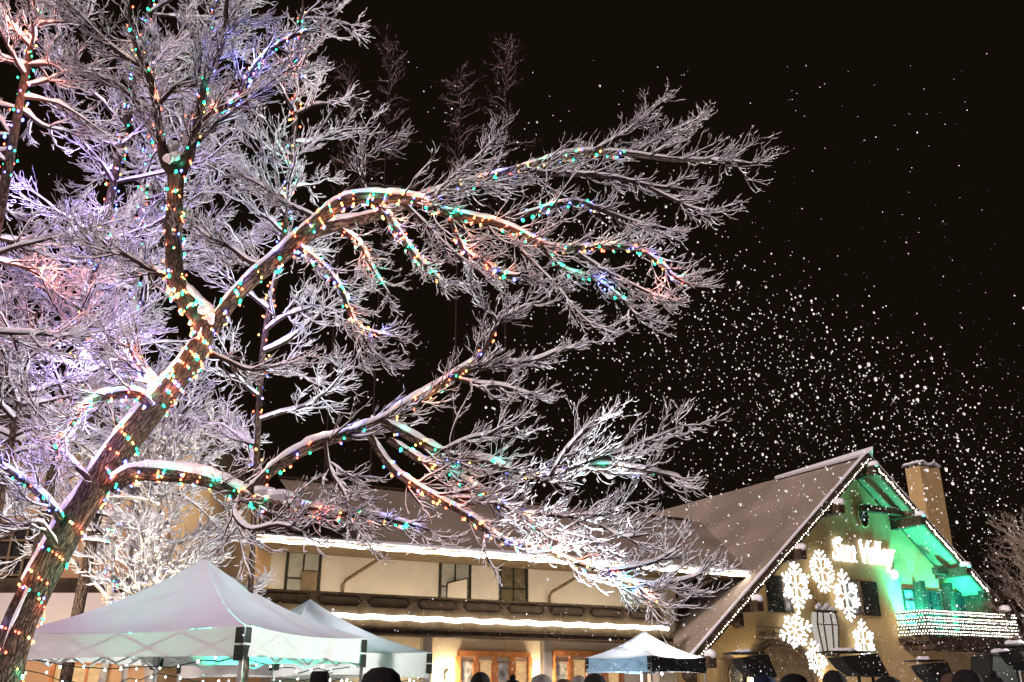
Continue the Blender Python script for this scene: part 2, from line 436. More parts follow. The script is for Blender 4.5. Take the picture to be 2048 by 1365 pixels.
# prow: the ridge rises a little towards the front
pw = MB(L_)
pw.add([(SR, 0.40, ZR + .14), (SR - .24, 0.1, ZR - .10), (SR - .2, -4.6, ZR - .08), (SR, -4.8, ZR + .03), (SR + .2, -4.6, ZR - .08), (SR + .24, .1, ZR - .10)],
       [(0, 1, 2, 3), (3, 4, 5, 0)])
o = pw.build("ridge_snow", M_SNOW, inn)
sm = o.modifiers.new("s", 'SOLIDIFY'); sm.thickness = 0.1
# soffit and barge boards
sf = MB(L_)
for s1 in (-8.6, 6.2):
    sf.add([(s1, -.02, zr(s1) - .24), (SR, -.02, ZR - .24), (SR, -.995, ZR - .24), (s1, -.995, zr(s1) - .24)], [(0, 1, 2, 3)])
sf.build("soffit", M_SOFF, inn)
for s1 in (-8.8, 6.4):
    bb = MB(L_)
    bb.prism([(s1, zr(s1) + .06), (SR, ZR + .06), (SR, ZR - .34), (s1, zr(s1) - .30)] if s1 < 0 else [(s1, zr(s1) + .06), (s1, zr(s1) - .3), (SR, ZR - .34), (SR, ZR + .06)], 0.054, 0.13)
    bb.build("barge_board", M_DWOOD, inn)
    sn = MB(L_)
    K = 30
    pts = [(SR + (s1 - SR) * i / K, 0.07, zr(SR + (s1 - SR) * i / K) + .09) for i in range(K + 1)]
    sn.tube(pts, [.05 + .02 * random.random() for _ in pts], 6)
    sn.build("snow", M_SNOW, inn, smooth=True)
# purlin ends with snow
for i, s in enumerate([SR, 2.35, 4.45, 6.3, -1.85, -3.95, -6.1, -8.2]):
    z = zr(s) - .40 if s != SR else ZR - .5
    p = MB(L_); p.box(s - .14, s + .14, -2.0, .42, z - .34, z)
    o = p.build("purlin", M_DWOOD if i else M_DWOOD, inn, bevel=.015)
    q = MB(L_); q.tube([(s, .15, z + .05), (s, .30, z + .07), (s, .47, z + .045), (s, .52, z - .01)], [.12, .14, .12, .05], 8)
    q.build("snow", M_SNOW, o, smooth=True)
    if s < -5:
        k = MB(L_); k.prism([(s - .12, z - .34), (s + .12, z - .34), (s + .12, z - .8), (s - .12, z - .62)], -1.0, -.55); k.build("corbel", M_DWOOD, inn)
# horizontal tie beams across the overhang
for (sa, sb, z) in ((SR, 3.0, 8.05), (3.7, 4.9, 5.95)):
    p = MB(L_); p.box(sa, sb, -.62, -.36, z - .12, z + .12); p.build("tie_beam", M_DWOOD, inn)

def window(parent, s, z, w, h, d=-1.0, shut=(), mat_pane=M_GLASS, cross=(1, 1), frame=M_TRIM, T=L_):
    fr = MB(T); t = .07
    fr.box(s - w / 2 - t, s + w / 2 + t, d + .003, d + .07, z + h, z + h + t); fr.box(s - w / 2 - t, s + w / 2 + t, d + .003, d + .09, z - t, z)
    fr.box(s - w / 2 - t, s - w / 2, d + .003, d + .07, z, z + h); fr.box(s + w / 2, s + w / 2 + t, d + .003, d + .07, z, z + h)
    for i in range(cross[0]):
        x = s - w / 2 + w * (i + 1) / (cross[0] + 1); fr.box(x - .02, x + .02, d + .018, d + .05, z, z + h)
    for i in range(cross[1]):
        y = z + h * (i + 1) / (cross[1] + 1); fr.box(s - w / 2, s + w / 2, d + .016, d + .053, y - .02, y + .02)
    f = fr.build("window", frame, parent)
    g = MB(T); g.box(s - w / 2, s + w / 2, d + .004, d + .014, z, z + h); g.build("pane", mat_pane, f)
    for sd, sw in shut:
        x0 = s + sd * (w / 2 + .075); x1 = x0 + sd * sw; x0, x1 = min(x0, x1), max(x0, x1)
        sh = MB(T); sh.box(x0, x1, d + .003, d + .06, z - .05, z + h + .05)
        for i in range(12):
            zz = z + h * (i + .5) / 12; sh.box(x0 + .05, x1 - .05, d + .06, d + .075, zz - .03, zz + .02)
        sh.build("shutter", M_SHUT, parent)
    return f
M_MOTTLED = mat("mottled_glass", (0.05, 0.05, 0.045), 0.4, col2=(0.75, 0.74, 0.70), var=0.2, scale=5)  # white mottling in the colour stands in for reflection on the glass
window(inn, -.35, 4.25, .75, 1.12, shut=((1, .85),), mat_pane=M_MOTTLED, cross=(1, 2))
window(inn, -3.55, 4.2, .3, 1.12, shut=((-1, .7),), mat_pane=M_MOTTLED, cross=(0, 2))
# oval vent
ov = MB(L_); n = 28
ov.prism([(.74 + .24 * math.cos(2 * math.pi * i / n), 7.9 + .42 * math.sin(2 * math.pi * i / n)) for i in range(n)][::-1], -.997, -.95); ov.build("vent", M_SHUT, inn)
ov = MB(L_); ov.tube([(.74 + .27 * math.cos(2 * math.pi * i / n), -.95, 7.9 + .45 * math.sin(2 * math.pi * i / n)) for i in range(n + 1)], .035, 6); ov.build("vent_surround", M_STUC, inn, smooth=True)
# balcony windows, door
window(inn, 2.62, 3.7, .5, 1.5, mat_pane=M_MOTTLED, cross=(0, 3), frame=M_SHUT)
for s in (3.02, 4.55):
    sh = MB(L_); sh.box(s - .1, s + .16, -.95, -.60, 3.6, 5.55); sh.build("shutter", M_SHUT, inn)
window(inn, 3.85, 3.6, .95, 1.6, mat_pane=M_GLASS, cross=(1, 2), frame=M_SHUT)
window(inn, 5.55, 3.6, .5, 1.6, mat_pane=M_GLASS, cross=(0, 2), frame=M_SHUT)
# corner loggia right of balcony
lg = MB(L_); lg.box(5.75, 6.0, -.95, .2, 3.45, 5.3); lg.build("post", M_DWOOD, inn)
lg = MB(L_); lg.box(5.6, 7.2, -.2, .06, 4.95, 5.28); lg.build("beam", M_DWOOD, inn)
lg = MB(L_); lg.box(7.0, 7.2, -.2, .06, 0, 4.95); lg.build("post", M_DWOOD, inn)
# balcony
bd = MB(L_); bd.box(1.75, 6.95, -1.0, .35, 3.30, 3.46); dk = bd.build("balcony", M_DWOOD, inn)
for i in range(7):
    s = 2.0 + i * .78; j = MB(L_); j.prism([(s, 3.3), (s + .22, 3.3), (s + .22, 3.02), (s, 3.06)], -1.0, .3); j.build("joist", M_DWOOD, dk)
j = MB(L_)
n = 7
for i in range(n):
    s0 = 1.75 + 5.2 * i / n; s1 = 1.75 + 5.2 * (i + 1) / n; pl = [(s0, 3.32)] + [(s0 + (s1 - s0) * k / 8, 3.14 - .12 * math.sin(math.pi * k / 8)) for k in range(9)] + [(s1, 3.32)]
    j.prism(pl, .352, .40)
j.build("scalloped_fascia", M_DWOOD, dk)
rl = MB(L_)
for z in (3.60, 3.83, 4.06, 4.30):
    rl.box(1.78, 6.92, .27, .31, z - .04, z + .04); rl.box(1.78, 1.82, -.98, .27, z - .04, z + .04)
for s in (1.78, 3.0, 4.3, 5.6, 6.9): rl.box(s, s + .07, .24, .30, 3.46, 4.36)
rl.build("railing", M_DWOOD, dk)
# lower part: arched portal, wall lantern, board
ar = MB(L_)
sc_, zc_, Rr = -4.05, 1.55, 1.45
for k, (r0, r1, dd) in enumerate(((1.45, 1.62, .16), (1.62, 1.75, .10))):
    n = 24; 
    for i in range(n):
        a0 = math.pi * i / n; a1 = math.pi * (i + 1) / n
        ar.prism([(sc_ + r0 * math.cos(a0), zc_ + r0 * math.sin(a0)), (sc_ + r0 * math.cos(a1), zc_ + r0 * math.sin(a1)), (sc_ + r1 * math.cos(a1), zc_ + r1 * math.sin(a1)), (sc_ + r1 * math.cos(a0), zc_ + r1 * math.sin(a0))][::-1], -.997, -1 + dd)
ar.build("arch_surround", M_TRIM, inn)
ar = MB(L_); n = 24
ar.prism(([(sc_ + 1.44 * math.cos(math.pi * i / n), zc_ + 1.44 * math.sin(math.pi * i / n)) for i in range(n + 1)] + [(sc_ - 1.44, 0), (sc_ + 1.44, 0)])[::-1], -.997, -.99)
ar.build("door", M_TRIM, inn)
ar = MB(L_); ar.box(sc_ - 1.2, sc_ - .85, -.989, -.93, 0, 2.3); ar.build("door_jamb", M_OAK, inn)
for s, z in ((-6.15, 1.35),):
    a2 = MB(L_); a2.prism(([(s + .28 * math.cos(math.pi * i / 12), z + .75 + .35 * math.sin(math.pi * i / 12)) for i in range(13)] + [(s - .28, z), (s + .28, z)])[::-1], -.995, -.96); a2.build("arched_window", M_GLASS, inn)
    a2 = MB(L_); a2.tube([(s + .31, -.95, z)] + [(s + .31 * math.cos(math.pi * i / 12), -.95, z + .75 + .38 * math.sin(math.pi * i / 12)) for i in range(13)] + [(s - .31, -.95, z)], .04, 6); a2.build("window_surround", M_TRIM, inn)
# chimney
ch = MB(L_); 
ch.prism([(5.75, 0), (7.0, 0), (7.0, 10.6), (5.75, 10.6)], -2.0, -2.75); ch.build("chimney", M_STUC, inn)
cs = MB(L_)
NX = 10
vs = []; 
for i in range(NX + 1):
    for j_ in range(5):
        s = 5.7 + 1.35 * i / NX; d = -1.94 - .87 * j_ / 4
        vs.append((s, d, 10.605 + .07 + .06 * math.sin(i * 1.1) + .05 * random.random()))
fs = [(i * 5 + j_, i * 5 + j_ + 1, (i + 1) * 5 + j_ + 1, (i + 1) * 5 + j_) for i in range(NX) for j_ in range(4)]
cs.add(vs, fs); o = cs.build("snow", M_SNOW, inn, smooth=True); md = o.modifiers.new("s", 'SOLIDIFY'); md.thickness = .1
# right-hand low wing
lw = MB(L_); lw.box(6.31, 13, -13, -3.2, 0, 3.0); lw.build("side_wing", mat("pink_stucco", (0.45, 0.36, 0.30), .9, var=.1, scale=1), inn)
window(inn, 9.3, 1.0, 1.6, 1.5, d=-3.2, mat_pane=M_LIT, cross=(2, 1))

# ---------------- long wing
wing = thing("long_wing", "long two storey cream wing with dormer windows, porch and brown shingle roof", "building", tuple(B_(0, 0, 0)), BROT)
WD = -2.2; ED = -0.8
ze = onB(1300, 1133, ED)[1] + .02
w = MB(L_); w.box(-33, -7.45, -13, WD, 0, ze + .25); w.build("wall", M_CREAM, wing)
RZ, RD = 8.45, -7.6
roof_plane("roof", [(-33, ED, ze + .02), (SR - (ZR - ze) / SL + .1, ED, ze + .02), (SR - (ZR - RZ) / SL + .1, RD, RZ), (-33, RD, RZ)], .14, wing, L_)
roof_plane("roof", [(-33, -14.4, ze + .02), (-5, -14.4, ze + .02), (-1.5, RD, RZ), (-33, RD, RZ)], .14, wing, L_)
gt = MB(L_); gt.box(-33, -5.0, ED + .01, ED + .09, ze - .16, ze - .02); gt.build("gutter", M_TRIM, wing)
sv = MB(L_); sv.add([(-33, ED, ze - .17), (-5.2, ED, ze - .17), (-5.2, WD + .003, ze - .17), (-33, WD + .003, ze - .17)], [(0, 1, 2, 3)]); sv.build("soffit", M_TRIM, wing)
sn = MB(L_); K = 90
sn.tube([(-33 + 28 * i / K, ED + .03, ze + .04) for i in range(K + 1)], [.06 + .03 * random.random() for _ in range(K + 1)], 7); sn.build("snow", M_SNOW, wing, smooth=True)
rc = MB(L_); rc.tube([(-33, RD, RZ + .02), (-2.2, RD, RZ + .02)], .09, 6); rc.build("ridge_cap", M_DWOOD, wing)
for (xa, xb, yt, lit) in ((466, 497, 1118, 0), (578, 640, 1100, 1), (882, 938, 1120, 1), (1001, 1051, 1123, 0)):
    s0, z1 = onB(xa, yt, WD); s1, _ = onB(xb, yt, WD)
    window(wing, (s0 + s1) / 2, 3.75, s1 - s0 - .02, z1 - 3.75, d=WD, mat_pane=mat('pale_lit_pane', (.40, .38, .30), .6, var=.12, scale=4) if lit else mat('dim_pane', (.13, .10, .055), .3, var=.4, scale=5), cross=(1, 1), frame=M_SHUT)  # pale pane colour stands in for glass lit from within
    if lit:      # a casement standing ajar / lower sash dark
        s = (s0 + s1) / 2
        cz = MB(L_)
        if xa > 800:
            cz.add([(s - .28, WD + .08, 3.95), (s + .22, WD + .45, 3.95), (s + .22, WD + .45, 4.75), (s - .28, WD + .08, 4.62)], [(0, 1, 2, 3)])
            o = cz.build("casement", M_CREAM, wing)
            cf = MB(L_); cf.tube([(s - .28, WD + .08, 3.95), (s + .22, WD + .45, 3.95), (s + .22, WD + .45, 4.75), (s - .28, WD + .08, 4.62), (s - .28, WD + .08, 3.95)], .025, 4); cf.build("frame", M_SHUT, o)
        else:
            cz.box(s - .05, s + (s1 - s0) / 2 - .05, WD + .055, WD + .08, 3.75, 4.72); cz.build("shutter", M_TRIM, wing)
# down pipes with swan necks
for (x, yb, yt) in ((683, 1180, 1095), (1096, 1200, 1140), (1352, 1285, 1175)):
    s, z = onB(x, yb, WD); 
    dp = MB(L_)
    zt = onB(x, yt + 30, WD)[1] if x < 1300 else ze - .3
    dp.tube([(s + .9, ED - .02, ze - .12), (s + .8, ED - .1, ze - .22), (s + .06, WD + .15, ze - .85), (s, WD + .09, ze - .98), (s, WD + .09, 2.2)], .05, 8)
    dp.build("down_pipe", M_TRIM, wing, smooth=True)
# porch canopy: fascia with long panels, deck, lower beam
pz0, pz1 = 3.18, 3.97
PE = -9.25; PD = -.5
pc = MB(L_); pc.box(-33, PE, WD + .002, PD, 3.2, 3.66); pc.build("porch_roof", M_TRIM, wing)
pf = MB(L_); pf.box(-33, PE, PD - .1, PD + .001, 3.66, pz1); pf.build("parapet", M_TRIM, wing)
pr = MB(L_); pr.box(-33, PE + .05, PD - .14, PD + .06, pz1, pz1 + .06); pr.build("coping", M_TRIM, wing)
k = 0
s = PE - .1
while s > -30:
    pn = MB(L_); a, b_ = s - 1.28, s - .08
    pts = [(a + .12, 3.70), (b_ - .12, 3.70), (b_, 3.81), (b_ - .12, 3.93), (a + .12, 3.93), (a, 3.81)]
    pn.tube([(x, PD + .02, z) for x, z in pts + pts[:1]], .028, 5); o = pn.build("panel_moulding", M_DWOOD, wing)
    q = MB(L_); q.prism([(x, z) for x, z in pts][::-1], PD + .003, PD + .012); q.build("panel", mat("panel_brown", (.20, .145, .08), .8, var=.2, scale=5), o)
    s -= 1.40
bm = MB(L_); bm.box(-33, PE + .25, PD - .5, PD + .06, 2.98, 3.198); bm.build("beam", M_DWOOD, wing)
bm = MB(L_); bm.box(-33, PE + .25, PD + .062, PD + .10, 3.14, 3.19); bm.box(-33, PE + .25, PD + .062, PD + .10, 2.99, 3.03); bm.build("beam_moulding", M_TRIM, wing)
for s in (-9.6, -13.4, -17.2, -21.0, -24.8):
    c = MB(L_); c.box(s - .13, s + .13, PD - .4, PD - .14, 0, 2.978); c.build("porch_post", M_CREAM, wing)
# french doors
for (xa, xb) in ((915, 1058), (1104, 1240)):
    s0, zt = onB(xa, 1303, WD); s1, _ = onB(xb, 1306, WD)
    df = MB(L_); df.box(s0, s1, WD + .003, WD + .10, zt - .14, zt + .02)
    nW = 4; ww = (s1 - s0) / nW
    for i in range(nW + 1): df.box(s0 + ww * i - .07, s0 + ww * i + .07, WD + .003, WD + .09, 0, zt - .14)
    df.box(s0, s1, WD + .003, WD + .08, 1.38, 1.46)
    o = df.build("french_doors", M_OAK, wing)
    for i in range(nW):
        g = MB(L_); g.box(s0 + ww * i + .07, s0 + ww * (i + 1) - .07, WD + .01, WD + .02, .3, zt - .25); g.build("pane", M_LIT if i % 2 else M_MOTTLED, o)
        fr_ = MB(L_); x0, x1 = s0 + ww * i + .10, s0 + ww * (i + 1) - .10
        fr_.tube([(x0, WD + .05, .35), (x1, WD + .05, .35), (x1, WD + .05, zt - .3), (x0, WD + .05, zt - .3), (x0, WD + .05, .35)], .03, 4); fr_.build("moulding", M_OAK, o)

# ---------------- wall lamps of the porch
M_LAMP = emis("lamp_glass", (1, 0.86, 0.62), 14)
def sconce(s, z, d, label, e, up=True):
    t = thingB("wall_lamp", label, "wall lamp", s, d, z, "lit wall lamps of the inn")
    a = MB(); a.box(-.06, .06, -.03, 0, -.12, .16); a.tube([(0, -.03, .1), (0, -.16, .14), (0, -.16, .08)], .012, 6); a.build("bracket", M_DWOOD, t)
    a = MB(); a.lathe([(.035, -.16), (.06, -.14), (.085, .02), (.03, .07), (.01, .11)], (0, -.17, 0), 8); a.build("shade", M_LAMP, t)
    p = B_(s, d + .22, z)
    lamp("wall_lamp_light", 'POINT', tuple(p), e, (1, .78, .5), shadow_soft_size=.08)
for x, lb in ((893, "glowing wall lamp left of the first oak french doors"), (1083, "glowing wall lamp between the two oak french doors")):
    s, _ = onB(x, 1320, WD); sconce(s, 2.05, WD + .003, lb, 190)
sconce(-5.62, 1.95, -.997, "glowing wall lamp left of the arched portal", 220)
sconce(-2.3, 1.75, -.997, "glowing wall lamp right of the arched portal", 120)
s, _ = onB(760, 1320, WD); sconce(s, 2.05, WD + .003, "glowing wall lamp behind the second white tent", 80)

# ---------------- LED strips
def strip(label, s0, s1, d, z, r, grp="white light strips along the inn eaves"):
    t = thingB("light_strip", label, "light strip", s0, d, z, grp)
    a = MB(); K = int((s1 - s0) / .25)
    a.tube([((s1 - s0) * i / K, 0, .02 * math.sin(i * 1.7)) for i in range(K + 1)], [r * (.92 + .16 * random.random()) for _ in range(K + 1)], 8)
    a.build("tube", M_STRIP if r > .06 else emis("deck_strip", (1, .92, .80), 20), t, smooth=True)
    c = MB(); n = int((s1 - s0) / .5)
    for i in range(n): c.box(i * .5 + .2, i * .5 + .23, -.02, .06, -.02, r + .04)
    c.build("clips", M_TRIM, t)
strip("white light strip along the upper eave of the long wing", -26.5, onB(1521, 1150, ED)[0], ED + .12, ze - .10, .042)
strip("broad white light strip under the porch parapet", -26.5, PE + .05, PD + .09, 3.43, .065)
strip("added unseen white light strip lying on the porch deck behind the parapet", -26.5, PE - .3, PD - .35, 3.80, .05)  # added source, out of sight, to brighten the wall above the porch

# ---------------- building light strings
def straight_string(label, pts, spacing, r, cols, group, jitter=.01, wire=True, zig=0.0):
    pts = [np.array(p) for p in pts]; base = pts[0]
    t = thing("light_string", label, "fairy lights", tuple(base), 0, group)
    W = np.array(pts) - base
    V, q = tubes(W[None], np.full((1, len(W)), .006), 4); obj("wire", mesh_np("wire", V, q), M_WIRE, t)
    wl_ = np.concatenate([[0], np.cumsum(np.linalg.norm(np.diff(W, axis=0), axis=1))]); n = int(wl_[-1] / spacing)
    P_ = []
    for i in range(n):
        x = (i + .5) * spacing; P_.append(np.array([np.interp(x, wl_, W[:, j]) for j in range(3)]) + RNG.normal(size=3) * jitter + np.array([0, 0, zig if i % 2 else -zig]))
    bulbs(P_, [cols[i % len(cols)] for i in range(n)], r, t)
straight_string("row of warm white bulbs down the left barge board of the gable", [B_(SR, .16, ZR - .2), B_(-8.6, .16, zr(-8.6) - .16)], .118, .02, ['white'], "bulb rows on the gable")
straight_string("row of warm white bulbs down the right barge board of the gable", [B_(SR + .3, .16, zr(SR + .3) - .2), B_(6.2, .16, zr(6.2) - .17)], .10, .03, ['white'], "bulb rows on the gable")
for z, nm in ((3.60, "lowest"), (3.83, "second lowest"), (4.06, "second highest"), (4.30, "highest")):
    pts = []
    n = 40
    for i in range(8): pts.append(B_(1.74, -.95 + 1.25 * i / 7, z))
    for i in range(n + 1): pts.append(B_(1.78 + 5.1 * i / n, .34, z))
    straight_string("%s row of white bulbs on the green lit balcony railing" % nm, pts, .062, .021, ['white', 'white', 'cool', 'white'], "bulb rows on the balcony railing", .004, zig=.05)

# ---------------- sign, snowflakes, wall ornament
M_SIGN = emis("sign_bulbs", (0.96, 0.96, 1.0), 1.5)
def font_mesh(text, size, shear, ext, off, name):
    cu = bpy.data.curves.new(name, 'FONT'); cu.body = text; cu.size = size; cu.shear = shear; cu.extrude = ext; cu.offset = off
    cu.space_character = .92; cu.resolution_u = 3
    tmp = bpy.data.objects.new("tmp", cu); COL.objects.link(tmp); bpy.context.view_layer.update()
    me = bpy.data.meshes.new_from_object(tmp.evaluated_get(bpy.context.evaluated_depsgraph_get())); me.name = name
    bpy.data.objects.remove(tmp); bpy.data.curves.remove(cu)
    return me
sg = thingB("wall_sign", "glowing white script sign reading Sun Valley high on the gable", "sign", 0, -.9, 0)
s0, zt = onB(1664, 1080, -.85); s1, _ = onB(1792, 1110, -.85); zb = onB(1670, 1119, -.85)[1]
me = font_mesh("Sun Valley", 1, .25, .03, .022, "lettering")
co = np.zeros(len(me.vertices) * 3, np.float32); me.vertices.foreach_get("co", co); co = co.reshape(-1, 3)
mn, mx_ = co.min(0), co.max(0); capb = 0.0
kx = (s1 - s0) / (mx_[0] - mn[0]); kz = 1.15 * (zt - zb) / (mx_[1] - capb) 
nc = np.stack([(co[:, 0] - mn[0]) * kx + s0, -co[:, 2], (co[:, 1] - capb) * kz + zb], 1)
me.vertices.foreach_set("co", nc.ravel()); me.update()
obj("lettering", me, M_SIGN, sg)
pts = []
sel = RNG.choice(len(nc), 230, replace=False)
last = []
for i in sel:
    p = nc[i] + np.array([0, -.05, 0])
    if all(np.linalg.norm(p - q) > .07 for q in last): last.append(p)
bulbs(last, ['cool'] * len(last), .03, sg)
cr = MB(); cr.tube([(s1 - .17 + .15 * math.cos(a), 0, zb - .36 + .15 * math.sin(a)) for a in np.linspace(0, 2 * math.pi, 17)], .035, 5); cr.build("registered_ring", M_SIGN, sg)
me = font_mesh("R", .24, 0, .02, .004, "registered_letter")
co = np.zeros(len(me.vertices) * 3, np.float32); me.vertices.foreach_get("co", co); co = co.reshape(-1, 3)
me.vertices.foreach_set("co", np.stack([co[:, 0] + s1 - .25, -co[:, 2], co[:, 1] + zb - .44], 1).ravel()); me.update(); obj("registered_letter", me, M_SIGN, sg)

M_FLK = emis("ornament_lights", (1.0, 0.97, 0.95), 1.1)
def snowflake(x, y, R, label, rot, wx=1.0):
    s, z = onB(x, y, -.85)
    t = thingB("snowflake_light", label, "snowflake ornament", s, -.85, z, "lit snowflakes on the gable wall")
    a = MB()
    bp = []; rk = random.Random(int(x)); f1, f2, b1, b2 = rk.uniform(.32, .46), rk.uniform(.6, .74), rk.uniform(.3, .5), rk.uniform(.2, .34)
    R0 = R
    for k in range(6):
        R = R0 * (1.18 if k in (0, 3) else .92) * rk.uniform(.95, 1.05)
        th = rot + k * math.pi / 3; c, sn_ = math.cos(th), math.sin(th)
        a.tube([(0, 0, 0), (c * R, 0, sn_ * R)], R * .05, 5); bp.append((c * R, -.03, sn_ * R))
        for f in (f1, f2):
            for sg_ in (-1, 1):
                t2 = th + sg_ * math.radians(52); l = R * (b1 if f < .5 else b2)
                p0 = (c * R * f, 0, sn_ * R * f); p1 = (p0[0] + math.cos(t2) * l, 0, p0[2] + math.sin(t2) * l)
                a.tube([p0, p1], R * .045, 5); bp.append((p1[0], -.03, p1[2])); bp.append(((p0[0] + p1[0]) / 2, -.03, (p0[2] + p1[2]) / 2))
        bp.append((c * R * .5, -.03, sn_ * R * .5))
    a.build("flake_frame", M_FLK, t)
    bulbs(bp, ['cool'] * len(bp), R * .075, t)
    for o in t.children: 
        if wx != 1: o.scale = (o.scale[0], o.scale[1], o.scale[2])
snowflake(1592, 1172, .78, "tall glowing snowflake beside the narrow left window", math.pi / 2)
snowflake(1643, 1141, .62, "topmost glowing snowflake left of the letters", math.pi / 2 + .06)
snowflake(1692, 1192, .72, "glowing snowflake touching the mottled right window", math.pi / 2 + .1)
snowflake(1590, 1262, .62, "glowing snowflake over the arched portal", .25)
snowflake(1727, 1283, .60, "lowest right glowing snowflake above a black hood", math.pi / 2)
snowflake(1632, 1318, .52, "lowest glowing snowflake right of the arched portal", math.pi / 2 + .2)
# lit lantern shaped bay with dark frame
s, z = onB(1652, 1262, -.8)
bay = thingB("lantern_ornament", "tall glowing glass lantern in a dark iron frame amid the snowflakes", "wall lantern", s, -.99, z)
a = MB(); a.prism([(-.42, .62), (.42, .62), (.5, .2), (.36, -.7), (-.36, -.7), (-.5, .2)][::-1], -.02, -.30); a.build("glass", emis("lantern_glass", (1, .93, .82), .38), bay)
a = MB()
for x0, x1 in ((-.5, -.36), (.5, .36), (-.2, -.15), (.2, .15)): a.tube([(x0 * .84, -.31, .64), (x0, -.32, .2), (x1, -.31, -.72)], .03, 5)
a.tube([(-.5, -.31, .64), (.5, -.31, .64)], .05, 6); a.tube([(-.42, -.31, -.72), (-.3, -.31, -.82), (.3, -.31, -.82), (.42, -.31, -.72)], .05, 6)
a.tube([(-.48, -.31, .2), (.48, -.31, .2)], .02, 5); a.build("frame", M_DWOOD, bay)
a = MB()
for i in range(7): a.lathe([(.01, -.1), (.08, -.04), (.08, .04), (.01, .1)], (-.36 + .12 * i, -.25, .78 + .08 * math.sin(i * 2)), 8)
a.build("snow", M_SNOW, bay, smooth=True)
s, z = onB(1640, 1195, -.9)
sc = thingB("scroll_ornament", "gilded wrought scrollwork above the wall lantern", "scrollwork", s, -.95, z)
a = MB()
for k in range(6):
    cx, cz, r = random.uniform(-.4, .4), random.uniform(-.5, .5), random.uniform(.12, .24)
    a.tube([(cx + r * (1 - i / 22) * math.cos(i * .5 + k), 0, cz + r * (1 - i / 22) * math.sin(i * .5 + k)) for i in range(20)], .016, 5)
a.tube([(-.1, 0, -.7), (.05, 0, -.2), (-.1, 0, .3), (.1, 0, .65)], .02, 5)
a.build("scrolls", mat("gilding", (.5, .3, .07), .5, metal=.3), sc, smooth=True)
s0, z1 = onB(1512, 1255, -.95); s1, z0 = onB(1580, 1281, -.95)
bd = thingB("name_board", "faint carved timber name board above the arched portal", "sign board", (s0 + s1) / 2, -.99, (z0 + z1) / 2)
W2, H2 = (s1 - s0) / 2, (z1 - z0) / 2
a = MB(); a.box(-W2, W2, -.03, 0, -H2, H2); a.build("board", M_STUC, bd)
a = MB(); a.tube([(-W2, -.04, -H2), (W2, -.04, -H2), (W2, -.04, H2), (-W2, -.04, H2), (-W2, -.04, -H2)], .018, 4); a.build("frame", M_TRIM, bd)
me = font_mesh("Sun Valley Inn", .3, 0, .012, .004, "lettering")
co = np.zeros(len(me.vertices) * 3, np.float32); me.vertices.foreach_get("co", co); co = co.reshape(-1, 3)
kx = (2 * W2 - .16) / (co[:, 0].max() - co[:, 0].min()); me.vertices.foreach_set("co", np.stack([(co[:, 0] - co[:, 0].min()) * kx - W2 + .08, -.04 - co[:, 2], co[:, 1] * 1.0 - .08], 1).ravel()); me.update(); obj("lettering", me, M_TRIM, bd)

# ---------------- green floods and white flood
def flood(label, p, aim, e, col, size=70, blend=.6, r=.06):
    t = thing("flood_light", label, "flood light", tuple(p), 0, None)
    d = Vector(aim) - Vector(p); t.rotation_euler = d.to_track_quat('Y', 'Z').to_euler()
    a = MB(); a.box(-.1, .1, -.12, -.02, -.07, .07); a.build("housing", M_DWOOD, t, bevel=.01)
    a = MB(); a.box(-.085, .085, -.018, -.012, -.055, .055); a.build("lens", emis("lens_" + label[:12], tuple(.2 + .8 * c for c in col), 4), t)
    dn = d.normalized()
    lamp("flood_lamp", 'SPOT', tuple(Vector(p) + dn * .02), e, col, aim=aim, spot_size=math.radians(size), spot_blend=blend, shadow_soft_size=r)
GREEN = (0.02, 0.84, 0.64)
flood("green flood light at the left end of the balcony aimed up the gable", B_(2.05, -.35, 3.62), B_(3.2, -1.0, 7.4), 2400, GREEN, 105, .5, .22)
flood("green flood light at the right end of the balcony aimed up the gable", B_(4.4, .18, 3.62), B_(4.1, -1.0, 6.0), 2300, GREEN, 130, .6, .3)
#LEFTBLD
# ------------------------------------------------------------------ left-hand building, facing the camera
LY = 18.0
X0, X1 = -20.0, P(345, 1000, LY)[0]
lb = thing("corner_lodge", "tan stuccoed lodge wall with dark cornice behind the leaning tree", "building", (0, LY, 0))
def TL(x, d, z): return (x, -d, z)
ztop = P(60, 892, LY)[2]; zc1 = P(100, 1160, LY)[2]; zc0 = P(100, 1192, LY)[2]; zaw = P(100, 1262, LY)[2]
M_TAN = mat("tan_stucco", (0.55, 0.34, 0.17), .92, var=.12, scale=1.1, bump=.15)
a = MB(TL); a.box(X0, X1, -12, 0, 0, ztop); a.build("wall", M_TAN, lb)
a = MB(TL); a.prism([(X0 - .5, ztop - .05), (X1 + .5, ztop - .05), (X1 - .6, ztop + 2.2), (X0 + .6, ztop + 2.2)][::-1], .55, .30); 
a = MB(TL); a.add([(X0 - .5, .6, ztop), (X1 + .5, .6, ztop), (X1 - 1.0, -6, ztop + 2.6), (X0 + 1, -6, ztop + 2.6), (X1 + .5, -12.6, ztop), (X0 - .5, -12.6, ztop)], [(0, 1, 2, 3), (1, 4, 2), (4, 5, 3, 2), (5, 0, 3), (0, 5, 4, 1)]); a.build("roof", M_DWOOD, lb)
a = MB(TL); a.tube([(X0 + (X1 - X0 + .6) * i / 40, .62, ztop + .05) for i in range(41)], [.07 + .05 * random.random() for _ in range(41)], 7); a.build("snow", M_SNOW, lb, smooth=True)
a = MB(TL); a.box(X0, X1 + .02, .002, .30, zc0, zc1); a.build("cornice", M_DWOOD, lb)
